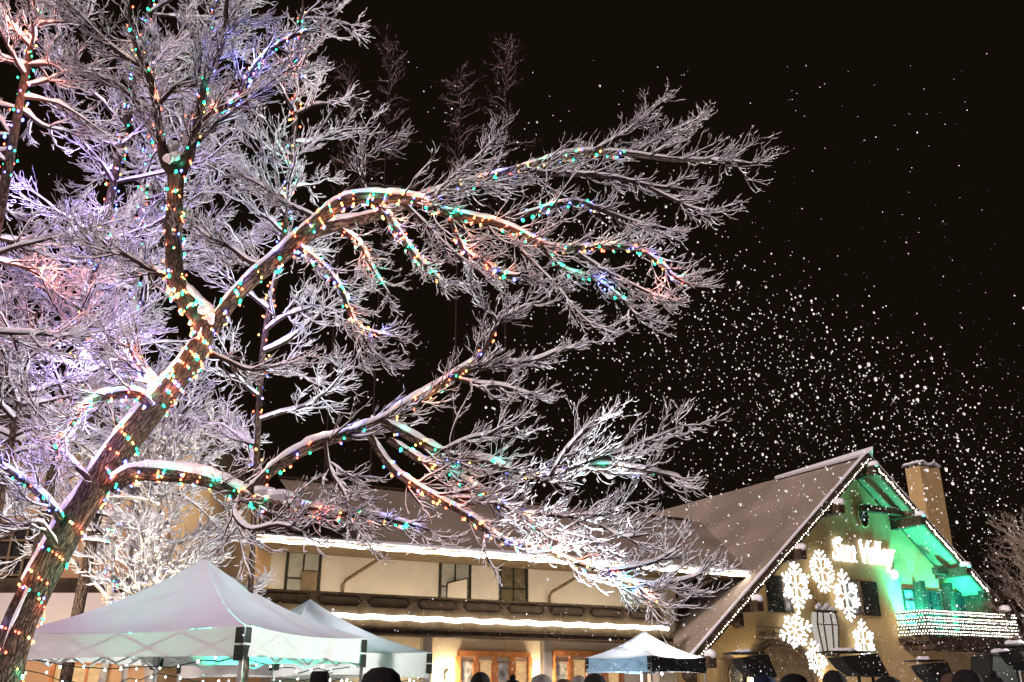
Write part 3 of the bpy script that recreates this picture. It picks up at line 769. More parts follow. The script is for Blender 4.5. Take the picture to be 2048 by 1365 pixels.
a = MB(TL); a.prism([(X0, zc0 - .002), (X1 + .1, zc0 - .002), (X1 + .1, zaw), (X0, zaw)][::-1], .002, .55); a.build("canopy_front", mat("pale_render", (.62, .58, .54), .9, var=.06, scale=1), lb)
a = MB(TL); a.box(X0, X1 + .12, .552, .62, zaw - .04, zaw + .05); a.build("canopy_edge", M_DWOOD, lb)
def TLw(x, d, z): return TL(x, d, z)
wa, wb = P(-40, 1100, LY)[0], P(82, 1100, LY)[0]; za, zb_ = P(40, 1186, LY)[2], P(40, 1048, LY)[2]
window(lb, (wa + wb) / 2, za, wb - wa, zb_ - za, d=0, mat_pane=M_MOTTLED if False else M_GLASS, cross=(3, 3), frame=M_TRIM, T=TL)
wa, wb = P(112, 1340, LY)[0], P(208, 1340, LY)[0]; zb_ = P(150, 1330, LY)[2]
window(lb, (wa + wb) / 2, .9, wb - wa, zb_ - .9, d=0, mat_pane=M_LIT, cross=(2, 2), frame=M_OAK, T=TL)
lamp("lodge_light", 'POINT', (P(150, 1300, LY)[0], LY - 1.8, 2.1), 45, (1, .68, .4), shadow_soft_size=.1)

#TENTS
# ------------------------------------------------------------------ pop-up tents
M_TENT = mat("tent_cloth", (0.54, 0.50, 0.56), 0.75, trans=0.08, var=0.06, scale=2.5, bump=0.5)
M_TENT2 = mat("thin_tent_cloth", (0.56, 0.53, 0.60), 0.75, trans=0.3, var=0.05, scale=2.5, bump=0.4)
M_VAL = mat("valance_cloth", (0.56, 0.56, 0.54), 0.75, trans=0.2, var=0.03, scale=2)
M_TBLUE = mat("tent_cloth_blue", (0.24, 0.42, 0.55), 0.7, trans=0.2)
M_TCREAM = mat("tent_cloth_cream", (0.85, 0.81, 0.74), 0.7, trans=0.5)
M_TBLACK = mat("tent_cloth_black", (0.03, 0.03, 0.03), 0.8)
M_FRAME = mat("tent_frame", (0.5, 0.5, 0.5), .35, metal=.8)
M_STRAP = mat("strap_webbing", (0.02, 0.025, 0.02), .9, var=.4, scale=40)
def tent(label, C4, ze_, zp, val, cols, group="white pop-up tents of the market", lights=True):
    C4 = [np.array([c[0], c[1], 0.0]) for c in C4]; ctr = sum(C4) / 4
    t = thing("market_tent", label, "tent", tuple(ctr), 0, group)
    C4 = [c - ctr for c in C4]
    N = 16
    for k in range(4):
        a, b = C4[k], C4[(k + 1) % 4]
        V = []; 
        for i in range(N + 1):             # from eave to peak
            u = i / N
            for j in range(N + 1):
                v = j / N; e = a * (1 - v) + b * v; mid = 1 - abs(2 * v - 1)
                p = e * (1 - u) 
                prof = 0.52 * u + 0.48 * u ** 2.2
                zz = ze_ + (zp - ze_) * prof - .10 * mid * (1 - u) * u * 2 - .05 * math.sin(math.pi * v) * (1 - u) ** 2
                zz += .006 * math.sin(v * 21 + k) * (1 - u)
                V.append((p[0], p[1], zz))
        q = [(i * (N + 1) + j, i * (N + 1) + j + 1, (i + 1) * (N + 1) + j + 1, (i + 1) * (N + 1) + j) for i in range(N) for j in range(N)]
        obj("canopy", mesh_np("canopy", V, q), cols[k], t)
        # valance, its lower hem hanging in a shallow arch
        V = []; M2 = 32; 
        for i in range(5):
            for j in range(M2 + 1):
                v = j / M2; e = a * (1 - v) + b * v; nrm_ = np.array([b[1] - a[1], -(b[0] - a[0]), 0]); nrm_ /= np.linalg.norm(nrm_)
                if np.dot(nrm_, (a + b) / 2) < 0: nrm_ = -nrm_
                top = ze_ - .05 * math.sin(math.pi * v)
                h = val * (1 - .22 * math.sin(math.pi * v))
                w_ = .014 * math.sin(v * 38 + k * 2) * i / 4 + .003
                V.append(tuple(e + nrm_ * w_) [:2] + (top - h * i / 4,))
        q = [(i * (M2 + 1) + j, i * (M2 + 1) + j + 1, (i + 1) * (M2 + 1) + j + 1, (i + 1) * (M2 + 1) + j) for i in range(4) for j in range(M2)]
        obj("valance", mesh_np("valance", V, q), cols[4 + k], t)
        # truss bars
        A = a * .985; Bq = b * .985; m_ = (A + Bq) / 2; tr = MB()
        zt_, zl = ze_ - .06, ze_ - .34
        for (p, z0, r, z1) in ((A, zt_, (A + m_) / 2, zl), (A, zl, (A + m_) / 2, zt_), ((A + m_) / 2, zl, m_, zt_), ((A + m_) / 2, zt_, m_, zl), (m_, zt_, (m_ + Bq) / 2, zl), (m_, zl, (m_ + Bq) / 2, zt_), ((m_ + Bq) / 2, zl, Bq, zt_), ((m_ + Bq) / 2, zt_, Bq, zl)):
            tr.tube([(p[0], p[1], z0), (r[0], r[1], z1)], .012, 5)
        tr.build("truss", M_FRAME, t)
        lg = MB(); lg.box(A[0] - .02, A[0] + .02, A[1] - .02, A[1] + .02, 0, ze_ - .02); lg.build("leg", M_FRAME, t)
        # dark velcro straps either side of the corner
        st = MB(); e1 = (b - a) / np.linalg.norm(b - a); pv = C4[k - 1]; e2 = (pv - a) / np.linalg.norm(pv - a)
        outw = a / np.linalg.norm(a)
        for e_ in (e1, e2):
            for zz in (0, 1):
                c0 = a + outw * .03 + e_ * .015; c1 = a + outw * .012 + e_ * .115
                z1, z0 = ze_ - .02 - zz * .17, ze_ - .02 - zz * .17 - .15
                st.add([(c0[0], c0[1], z0), (c1[0], c1[1], z0), (c1[0], c1[1], z1), (c0[0], c0[1], z1)], [(0, 1, 2, 3)])
        st.build("strap", M_STRAP, t)
    hb = MB(); hb.tube([(0, 0, zp - .9), (0, 0, zp - .01)], .02, 6); 
    for c in C4: hb.tube([(0, 0, zp - .9), tuple(c[:2] * .5) + (ze_ + .05,), tuple(c[:2] * .97) + (ze_ - .1,)], .012, 5)
    hb.build("centre_pole", M_FRAME, t)
    return ctr, C4
W8 = [M_TENT] * 4 + [M_VAL] * 4
N1 = np.array([-2.66, 9.6]); aa = np.array([-.93, .37]) * 3.2; bb_ = np.array([.34, .94]) * 2.5
zE = P(490, 1250, 9.6)[2]
c1, k1 = tent("large white pop-up tent nearest the leaning tree with dark corner straps", [N1, N1 + bb_, N1 + aa + bb_, N1 + aa], zE, P(412, 1116, 11.35)[2], .30, W8)
c2, k2 = tent("white pop-up tent half hidden behind the large one", [(-1.37, 16.5), (-3.49, 18.6), (-5.6, 16.4), (-3.49, 14.3)], zE + .02, P(620, 1198, 16.4)[2], .42, [M_TENT2] * 4 + [M_VAL] * 4)
cx3 = P(1285, 1262, 25)
c3, k3 = tent("small distant tent with a cream and blue top and black valance", [(cx3[0] - .05, 23.4), (cx3[0] + 1.55, 24.9), (cx3[0] + .1, 26.4), (cx3[0] - 1.5, 24.9)], P(1280, 1311, 23.4)[2], cx3[2], .38,
      [M_TCREAM, M_TBLACK, M_TBLUE, mat("tent_cloth_pale_blue", (.62, .70, .76), .7, trans=.4), M_TBLACK, M_TBLACK, M_TBLUE, M_TBLUE], "white pop-up tents of the market")
TEAL = (0.04, 1.0, 0.62)
flood("green work light clamped under the large tent roof", (c1[0] - .5, c1[1] + .5, 1.3), (c1[0] + .2, c1[1] + .3, 2.6), 420, TEAL, 150, .5)  # added lamp, itself unseen, for the green light in this tent
flood("green work light clamped under the half hidden tent", (c2[0] + .5, c2[1] + .2, 1.3), (c2[0] + .8, c2[1] - .2, 2.6), 60, TEAL, 150, .5)  # unseen lamp added to carry the green into the second tent
for c_, e_ in ((c1, 12), (c2, 70), (c3, 260)):  # lamps added inside the tents to brighten the cloth
    lb_ = thing("added_tent_bulb", "bare bulb lamp added unseen inside the " + ("large near tent" if c_ is c1 else "half hidden tent" if c_ is c2 else "small cream and blue tent"), "lamp", (c_[0] + .4, c_[1], 2.02), 0, "added lamps in the tents")
    a_ = MB(); a_.lathe([(.004, .5), (.004, .06), (.02, .05), (.022, .02)], (0, 0, 0), 8); a_.build("cord", M_WIRE, lb_)
    a_ = MB(); a_.lathe([(.02, .02), (.035, -.01), (.03, -.04), (.01, -.055)], (0, 0, 0), 10); a_.build("bulb", BULBS['cool'].copy(), lb_)
    lamp("added_tent_lamp", 'POINT', (c_[0] + .4, c_[1], 1.93), e_, (1, .93, .96), shadow_soft_size=.06)
def droop(label, pts, n, r, sag, cols):
    out = []
    for a, b in zip(pts[:-1], pts[1:]):
        a = np.array(a); b = np.array(b)
        for i in range(14):
            v = i / 14; out.append(a * (1 - v) + b * v - np.array([0, 0, sag * 4 * v * (1 - v)]) + RNG.normal(size=3) * .012)
    straight_string(label, out, n, r, cols, "white fairy lights under the tents", .02)
def tc(c, k, i, ins, dz): p = c + k[i] * ins; return (p[0], p[1], zE + dz)
droop("white fairy lights looped inside the front edge of the large tent", [tc(c1, k1, 3, .9, -.28), tc(c1, k1, 0, .93, -.30), tc(c1, k1, 1, .95, -.30)], .26, .015, .10, ['cool', 'white'])
droop("white fairy lights looped inside the rear edge of the large tent", [tc(c1, k1, 3, .93, -.36), tc(c1, k1, 2, .93, -.38), tc(c1, k1, 1, .9, -.36)], .3, .014, .16, ['cool', 'white'])
droop("white fairy lights hanging inside the half hidden tent", [tc(c2, k2, 3, .9, -.25), tc(c2, k2, 0, .95, -.38), tc(c2, k2, 1, .95, -.3)], .3, .02, .16, ['white'])

#HOODS
# ------------------------------------------------------------------ black hooded stands
M_BLK = mat("black_steel", (0.012, 0.012, 0.010), .6)
def hood(label, x, y, Y, w, flip, h=.42):
    p = P(x, y, Y); t = thing("hooded_stand", label, "market stand", (p[0], Y, 0), random.uniform(-.1, .1), "black hooded market stands")
    z = p[2]; a = MB()
    f = -1 if flip else 1
    a.prism([(f * -w * .5, z - h * .15), (f * w * .30, z), (f * w * .5, z - h * .95), (f * w * .42, z - h), (f * -w * .1, z - h * .95), (f * -w * .34, z - h * .62)], -.3, .3)
    o = a.build("hood", M_BLK, t, bevel=.02)
    a = MB(); a.box(min(f * -w * .75, f * w * .25), max(f * -w * .75, f * w * .25), -.25, .25, z + .012, z + .035); a.build("visor", M_BLK, t)
    for dx in (-.3, 0, .3):
        a = MB(); a.tube([(w * dx, 0, 0), (w * dx, 0, z - h * .96)], .025, 6); a.build("post", M_BLK, t)
    a = MB(); a.tube([(f * -w * .5 + w * .1 * i * f, 0, z + .05 + .01 * random.random()) for i in range(6)], [.02, .05, .04, .05, .05, .02], 6); a.build("snow", M_SNOW, t, smooth=True)
hood("black hooded stand left of the arched portal", 1505, 1310, 17, .60, False, .38)
hood("wide black hooded stand under the lowest right snowflake", 1712, 1308, 16, .78, False, .36)
hood("black hooded stand below the middle of the balcony", 1862, 1325, 17, .5, False, .34)
hood("black hooded stand under the right end of the balcony", 1984, 1312, 14, .55, True, .5)
hood("black hooded stand at the right edge of the picture", 2050, 1296, 13, .5, False, .3)

#PEOPLE
# ------------------------------------------------------------------ people (mostly hidden below the picture edge)
M_SKIN = mat("skin", (.48, .28, .19), .6)
def person(label, x, ytop, Y, coat, hat, hatcol, yaw=0.0):
    p = P(x, ytop, Y); H = p[2]; k = H / 1.80
    t = thing("person", label, "person", (p[0], Y, 0), yaw, "people in the crowd")
    # continuous body: skin modifier on a joint skeleton
    J = [(0, 0, .98), (0, .01, 1.20), (0, .02, 1.42), (0, .01, 1.54), (0, .0, 1.62),
         (-.10, 0, .93), (-.11, -.02, .50), (-.11, .02, .10), (-.12, -.10, .05),
         (.10, 0, .93), (.11, -.04, .50), (.11, .03, .10), (.12, -.09, .05),
         (-.19, .02, 1.43), (-.27, .04, 1.15), (-.17, -.10, .98), (.19, .02, 1.43), (.27, .04, 1.15), (.17, -.10, .98)]
    R = [.16, .155, .15, .06, .055, .11, .08, .06, .05, .11, .08, .06, .05, .085, .065, .055, .085, .065, .055]
    E_ = [(0, 1), (1, 2), (2, 3), (3, 4), (0, 5), (5, 6), (6, 7), (7, 8), (0, 9), (9, 10), (10, 11), (11, 12), (2, 13), (13, 14), (14, 15), (2, 16), (16, 17), (17, 18)]
    me = bpy.data.meshes.new("body"); me.from_pydata([(a * k, b * k, c * k) for a, b, c in J], E_, []); me.update()
    o = obj("body", me, mat("coat_" + coat[0], coat[1], .85, var=.2, scale=12), t)
    o.modifiers.new("skin", 'SKIN'); sv_ = me.skin_vertices[0].data
    for i, r in enumerate(R): sv_[i].radius = (r * k, r * k * .8); sv_[i].use_root = (i == 0)
    ss = o.modifiers.new("sub", 'SUBSURF'); ss.levels = 1; ss.render_levels = 2
    # head with face
    V = []; F2 = []; n, m = 20, 14
    for i in range(m + 1):
        ph = math.pi * i / m; z = math.cos(ph) * .115; r = math.sin(ph)
        for j in range(n):
            th = 2 * math.pi * j / n; xx = .076 * r * math.cos(th) * (1 - .18 * max(0, -z / .115)); yy = .096 * r * math.sin(th)
            if math.sin(th) < -.93 and -.03 < z < .02: yy -= .018 * (1 - abs(z + .01) / .04)   # nose
            if math.sin(th) < -.8 and .0 < z < .03: yy += .008                                 # eye hollows
            V.append((xx * k, yy * k, (1.675 + z) * k))
    for i in range(m):
        for j in range(n): F2.append((i * n + j, i * n + (j + 1) % n, (i + 1) * n + (j + 1) % n, (i + 1) * n + j))
    hd = obj("head", mesh_np("head", V, F2), M_SKIN, t)
    mh = mat("hat_" + hatcol[0], hatcol[1], .95, var=.3, scale=60, bump=.6)
    a = MB()
    if hat == 'beanie':
        a.lathe([(.088, 0), (.096, .01), (.098, .045), (.092, .05), (.09, .09), (.07, .13), (.035, .155), (.005, .16)], (0, .005, 1.675), 20, k, k * 1.12); nm = "beanie"
    elif hat == 'pom':
        a.lathe([(.088, 0), (.096, .01), (.098, .045), (.088, .09), (.06, .125), (.02, .14)], (0, .005, 1.655), 20, k, k * 1.12)
        a.lathe([(.005, 0), (.03, .01), (.035, .03), (.02, .05), (.004, .055)], (0, .005, 1.785), 10, k, k); nm = "bobble_hat"
    elif hat == 'hood':
        a.lathe([(.10, -.18), (.13, -.10), (.125, .04), (.10, .11), (.05, .14), (.005, .147)], (0, .03, 1.66), 18, k, k * 1.1); nm = "hood"
    elif hat == 'cowboy':
        a.lathe([(.19, .0), (.195, .015), (.10, .012), (.095, .09), (.08, .12), (.03, .105), (.005, .10)], (0, .0, 1.70), 22, k, k * 1.1); nm = "brimmed_hat"
    else:
        a.lathe([(.075, -.13), (.095, -.05), (.10, .04), (.085, .09), (.05, .118), (.005, .125)], (0, .015, 1.675), 18, k, k * 1.1); nm = "hair"
    for i in range(len(a.v)):
        v = a.v[i]; b2 = a.v[i]; z = v[2] * k
        q = 1 + (.04 * math.sin(i * 12.9) if hat in ('hair', 'hood', 'fur') else 0)
        a.v[i] = (v[0] * q, v[1] * q, z)
    a.build(nm, mh, t, smooth=True)
K_ = ('black', (.012, .011, .01)); G_ = ('grey', (.12, .11, .10)); N_v = ('navy', (.02, .03, .06)); BR = ('brown', (.07, .045, .03))
person("dark haired person closest to the camera, head large and blurred black", 765, 1334, 4.2, K_, 'hair', K_, .1)
person("person in a brimmed dark hat under the half hidden tent", 640, 1347, 9.5, K_, 'cowboy', K_, .2)
person("person in a black beanie before the first oak doors", 961, 1352, 8.5, K_, 'beanie', K_)
person("person in a low dark cap right of the black beanie", 1026, 1358, 9.0, N_v, 'pom', K_, .3)
person("person in a grey hood below the middle wall lamp", 1082, 1350, 10.0, G_, 'hood', G_, -.2)
person("brown haired person left of the small tent", 1128, 1358, 9.5, BR, 'hair', BR)
person("person in a grey beanie beside the brown haired one", 1158, 1357, 11.0, G_, 'beanie', G_)
person("person in a wide black hat in front of the small tent", 1190, 1356, 7.0, K_, 'beanie', K_, .2)
person("person in black hood between the portal and the wide stand", 1592, 1349, 8.0, K_, 'hood', K_, .4)
person("person in a black beanie under the wide black stand", 1668, 1350, 7.0, K_, 'beanie', K_)
person("person in a dark hood just right of the wide stand", 1778, 1354, 8.0, K_, 'hood', K_)
person("person in a dark brown beanie below the balcony", 1902, 1355, 7.5, BR, 'beanie', BR, -.3)
person("tall person with bushy black hair under the balcony end", 1935, 1339, 6.5, K_, 'hair', K_, .2)
person("person in a black bobble hat near the right edge", 1988, 1352, 7.0, K_, 'pom', K_)
person("person in a navy hood beside the left portal window", 1530, 1352, 9.0, N_v, 'hood', N_v)
#TREES
# ------------------------------------------------------------------ the leaning elm in front
elm = thing("leaning_elm", "big leaning snow covered elm wound with coloured lights, branches sweeping right", "tree", tuple(P(0, 1392, 7.6) * np.array([1, 1, 0])))
EB = np.array(elm.location)
class sub:
    pass
def limb_path(pts, Y0, Y1, n):
    m = len(pts); out = []; rad = []
    for i, (x, y, r) in enumerate(pts):
        Y = Y0 + (Y1 - Y0) * i / (m - 1)
        out.append(np.append(P(x, y, Y), RW(x, y, r, Y)))
    c = catmull(out, n)
    return c[:, :3], np.maximum(c[:, 3], .0015)
LIMBS = {
 'trunk': ([(-75, 1560, 52), (-30, 1440, 46), (5, 1350, 41), (36, 1259, 37), (72, 1179, 36), (106, 1115, 34), (139, 1055, 34), (176, 998, 32), (213, 940, 31), (245, 893, 31), (280, 850, 30), (318, 803, 27), (350, 765, 26), (378, 727, 26), (400, 690, 24), (411, 656, 22)], 7.6, 8.2, 70),
 'l_up': ([(412, 665, 26), (405, 640, 26), (388, 618, 25), (364, 590, 23), (352, 562, 21), (348, 510, 19), (348, 440, 19), (350, 390, 18), (351, 345, 19), (350, 326, 20)], 8.2, 8.0, 40),
 'fork_l': ([(348, 345, 15), (331, 322, 12), (323, 290, 9), (318, 250, 7), (312, 209, 7), (298, 154, 7), (288, 121, 6), (272, 95, 5), (261, 50, 4), (256, -10, 3), (245, -80, 2)], 8.0, 7.6, 30),
 'fork_r': ([(353, 345, 15), (374, 320, 12), (384, 290, 9), (392, 256, 8), (401, 201, 7), (414, 157, 6), (436, 113, 5.5), (449, 66, 5), (454, 0, 4), (470, -80, 2)], 8.0, 8.0, 30),
 'fork_r2': ([(398, 255, 6), (425, 228, 6), (476, 198, 5), (502, 146, 5), (531, 110, 4), (586, 73, 3), (645, 55, 1.2)], 8.0, 8.3, 22),
 'fork_m': ([(320, 208, 4), (345, 180, 4), (366, 165, 4), (396, 146, 3.5), (406, 99, 3.5), (458, 55, 2.5), (520, 28, 1.2)], 8.0, 8.2, 18),
 'fork_l2': ([(290, 140, 4), (234, 103, 4), (194, 66, 3), (157, 26, 2.5), (120, -10, 1.2)], 7.8, 7.6, 16),
 'fork_l3': ([(316, 235, 3), (270, 200, 3), (230, 165, 2.6), (190, 150, 2), (130, 120, 1)], 7.9, 7.7, 14),
 'fork_r3': ([(382, 300, 4), (420, 262, 4), (450, 235, 3.6), (500, 200, 3), (560, 150, 2), (600, 130, 1)], 8.1, 8.5, 14),
 'r_main': ([(425, 662, 18), (440, 635, 16), (476, 588, 16), (513, 552, 16.5), (560, 515, 18), (600, 478, 18), (626, 452, 15), (666, 418, 15), (710, 397, 14), (776, 396, 12), (842, 405, 11), (881, 424, 10), (952, 439, 9), (995, 449, 8), (1039, 466, 8), (1083, 490, 7.5), (1127, 497, 7), (1215, 495, 6), (1272, 499, 5), (1325, 531, 3.5), (1347, 553, 2.5), (1390, 578, 1.2)], 8.2, 7.6, 110),
 'r_low': ([(590, 492, 16), (626, 466, 15), (670, 452, 14), (710, 444, 13), (776, 424, 11), (840, 400, 9), (905, 377, 9), (960, 362, 9), (995, 352, 9), (1075, 329, 9), (1149, 310, 8), (1237, 307, 6), (1347, 320, 5), (1435, 321, 3.5), (1505, 327, 1.4)], 8.2, 8.8, 70),
 'rt1': ([(1190, 302, 5), (1230, 280, 4), (1272, 250, 3), (1322, 198, 1.2)], 8.6, 8.9, 14),
 'rt2': ([(1270, 308, 4), (1303, 285, 3.4), (1347, 263, 3), (1402, 235, 1.2)], 8.7, 9.0, 14),
 'rt3': ([(1050, 338, 5), (1083, 347, 5), (1171, 350, 4.5), (1240, 358, 4), (1303, 373, 3.5), (1391, 382, 1.5)], 8.5, 8.4, 20),
 'rt4': ([(1290, 372, 3), (1347, 400, 2.8), (1391, 419, 2), (1442, 424, 1)], 8.4, 8.3, 12),
 'rt5': ([(1020, 440, 5), (1085, 420, 5), (1149, 404, 5), (1215, 426, 4), (1280, 448, 3), (1350, 461, 1.2)], 8.0, 7.9, 18),
 'rh1': ([(1083, 497, 4), (1127, 540, 4), (1184, 558, 3.6), (1237, 593, 3), (1272, 630, 2), (1305, 641, 1)], 7.8, 7.6, 18),
 'rh2': ([(1149, 503, 4), (1215, 545, 3), (1303, 588, 2), (1345, 600, 1)], 7.7, 7.5, 14),
 'rh3': ([(995, 450, 3), (1050, 510, 3), (1110, 570, 2.4), (1170, 640, 1.6), (1230, 660, 1)], 7.9, 7.5, 14),
 'hC': ([(722, 396, 8), (763, 417, 8), (789, 452, 7), (815, 492, 6), (837, 518, 5), (864, 545, 3), (900, 580, 1.4)], 8.1, 7.7, 24),
 'hD': ([(680, 460, 6), (714, 483, 6), (736, 518, 5), (754, 553, 3), (780, 590, 1.4)], 8.1, 7.8, 16),
 'hE': ([(592, 490, 6), (612, 505, 6), (635, 523, 6), (661, 549, 5.5), (683, 580, 5), (697, 619, 5), (719, 655, 4), (754, 668, 3), (800, 677, 1.4)], 8.1, 7.8, 30),
 'hE2': ([(700, 625, 3), (725, 670, 3), (745, 705, 2), (780, 725, 1.2)], 7.9, 7.9, 12),
 'hF': ([(900, 440, 5), (922, 490, 5), (943, 514, 5), (973, 527, 4.5), (1004, 549, 4), (1061, 553, 1.6)], 7.9, 7.6, 20),
 'hG': ([(800, 400, 5), (850, 450, 4), (900, 500, 3.4), (960, 545, 2.4), (1020, 600, 1.2)], 8.2, 8.3, 16),
 'tu1': ([(640, 440, 4), (600, 420, 4), (560, 400, 3), (520, 370, 2), (480, 350, 1)], 8.1, 8.4, 14),
 'tu2': ([(735, 393, 5), (720, 350, 4), (740, 310, 3), (790, 270, 1.4)], 8.1, 8.2, 12),
 'tu3': ([(860, 405, 4), (900, 360, 3), (960, 310, 2), (1000, 260, 1)], 8.1, 8.3, 12),
 'tu4': ([(545, 535, 5), (500, 525, 5), (460, 495, 4), (410, 470, 2.5), (380, 440, 1.2)], 8.3, 8.6, 14),
 'g_main': ([(225, 975, 18), (250, 956, 19), (280, 947, 18), (339, 949, 17), (399, 958, 16), (439, 970, 16), (479, 988, 16), (520, 1003, 16), (560, 1012, 14), (610, 1019, 12), (662, 1026, 10), (737, 1032, 7), (800, 1045, 4), (860, 1060, 1.5)], 7.9, 7.2, 60),
 'g_up': ([(500, 985, 12), (530, 955, 12), (559, 930, 12), (619, 896, 12), (662, 880, 12), (724, 860, 12), (766, 843, 12), (816, 812, 11), (866, 781, 10), (911, 750, 9), (953, 722, 7), (975, 690, 5), (995, 650, 4), (1039, 619, 3), (1090, 602, 1.2)], 7.3, 7.4, 70),
 'gu1': ([(925, 748, 5), (960, 738, 5), (995, 728, 4.5), (1066, 723, 3.6), (1118, 703, 3), (1186, 685, 1.2)], 7.4, 7.5, 20),
 'gu2': ([(985, 672, 3), (992, 640, 3), (965, 611, 2.4), (945, 572, 1.2)], 7.4, 7.3, 12),
 'gu3': ([(900, 755, 4), (960, 770, 4), (1010, 775, 3), (1060, 790, 1.5), (1090, 800, 1)], 7.4, 7.2, 14),
 'g_i': ([(766, 845, 10), (810, 868, 10), (849, 890, 10), (890, 908, 9), (930, 918, 8), (973, 926, 8), (1015, 940, 7), (1056, 950, 7), (1098, 955, 7), (1139, 943, 6), (1202, 932, 6), (1264, 938, 4.5), (1330, 950, 3), (1370, 960, 1.2)], 7.2, 6.9, 60),
 'gi2': ([(1130, 944, 4), (1181, 922, 4), (1243, 905, 3), (1306, 878, 2), (1370, 850, 1)], 6.9, 7.1, 16),
 'gi3': ([(1100, 955, 4), (1130, 905, 3), (1160, 870, 2), (1200, 830, 1)], 6.9, 6.9, 12),
 'gi4': ([(880, 905, 4), (935, 880, 3.5), (985, 868, 3), (1040, 850, 1.2)], 7.0, 7.2, 14),
 'g_j': ([(778, 880, 8), (815, 905, 8), (849, 925, 8), (890, 942, 8), (932, 965, 7), (973, 988, 7), (1007, 1010, 6.5), (1040, 1032, 6), (1077, 1050, 5), (1119, 1063, 4), (1180, 1080, 2.5), (1240, 1100, 1.2)], 7.3, 7.0, 44),
 'gj2': ([(1035, 1028, 4), (1090, 1030, 4), (1150, 1036, 3.4), (1200, 1030, 2.6), (1262, 1005, 1.2)], 7.1, 7.2, 16),
 'gj3': ([(1150, 1036, 3), (1200, 1052, 2.8), (1245, 1075, 2.4), (1300, 1068, 1.2)], 7.15, 7.0, 12),
 'g_k': ([(740, 872, 8), (766, 915, 8), (795, 948, 8), (832, 973, 8), (866, 992, 8), (900, 1012, 7.5), (953, 1043, 7.5), (986, 1070, 7), (1023, 1089, 7), (1077, 1099, 7), (1119, 1114, 6.5), (1156, 1130, 6), (1202, 1142, 6), (1239, 1157, 5), (1268, 1170, 4), (1300, 1195, 2.4), (1330, 1208, 1)], 7.2, 6.7, 66),
 'gk2': ([(1215, 1145, 4), (1270, 1135, 3.4), (1320, 1120, 2.6), (1370, 1085, 1.2)], 6.8, 7.0, 14),
 'gk3': ([(1250, 1160, 4), (1310, 1170, 3.2), (1370, 1160, 2), (1420, 1140, 1)], 6.8, 6.9, 14),
 'gk4': ([(880, 1000, 4), (940, 998, 3.6), (1000, 1010, 3), (1060, 1045, 1.6), (1100, 1075, 1)], 7.1, 7.0, 14),
 'gm1': ([(480, 990, 6), (470, 1030, 5), (500, 1060, 4), (560, 1050, 3), (620, 1070, 1.2)], 7.5, 7.1, 16),
 'gm2': ([(650, 880, 5), (660, 940, 4), (690, 990, 3), (700, 1040, 1.6), (740, 1090, 1)], 7.3, 7.1, 14),
 'l1': ([(300, 815, 10), (275, 790, 10), (220, 792, 8), (176, 808, 7), (154, 832, 6), (139, 858, 5), (117, 894, 4), (100, 940, 1.6)], 7.9, 7.6, 24),
 'l2': ([(120, 1040, 8), (104, 1016, 7), (68, 980, 6), (32, 952, 5), (4, 932, 4), (-40, 900, 2)], 7.7, 7.3, 20),
 'l3': ([(112, 1095, 7), (96, 1068, 6), (76, 1046, 5), (40, 1056, 4), (0, 1075, 2.5), (-30, 1080, 1.2)], 7.7, 7.2, 18),
 'l4': ([(180, 960, 6), (140, 920, 5), (110, 880, 4), (90, 840, 2.6), (60, 800, 1.2)], 7.8, 8.2, 14),
 'l5': ([(330, 805, 8), (305, 765, 8), (285, 740, 7), (268, 712, 5), (255, 680, 2)], 8.0, 8.2, 14),
 'l6': ([(345, 560, 6), (300, 540, 5), (250, 510, 4), (200, 500, 2.4), (150, 470, 1.2)], 8.1, 8.4, 14),
 'l7': ([(400, 700, 5), (450, 720, 4), (500, 740, 3), (560, 730, 2), (620, 700, 1)], 8.3, 8.6, 14),
}
HP = {}
rg = np.random.default_rng(3)
twP = []; twR = []
THICK = 8
for nm_, (pts, Ya, Yb, n) in LIMBS.items():
    path, rad = limb_path(pts, Ya, Yb, n)
    if nm_[:2] in ('g_', 'r_', 'tr', 'l_'): rad = rad * .86
    HP[nm_] = (path, rad)
    lp = path - EB
    big = max(p[2] for p in pts)
    if nm_ == 'trunk':
        bark_tube("trunk", lp, rad, M_BARK, elm, 40, .035); k = .62
        # snow lies only on the upper-left flank of the leaning trunk
        o = snow_cap("snow", lp[8:], rad[8:], elm, rg, .55, .07, .99)
    else:
        o = bark_tube("limb", lp, rad, M_BARK if big > 6 and not nm_.startswith('fork') else M_TWIG, elm, 22 if big > 12 else 12, .04)
        if big >= 3: snow_cap("snow", lp, rad, o, rg, .74, .04 if big > 8 else .03, .97)
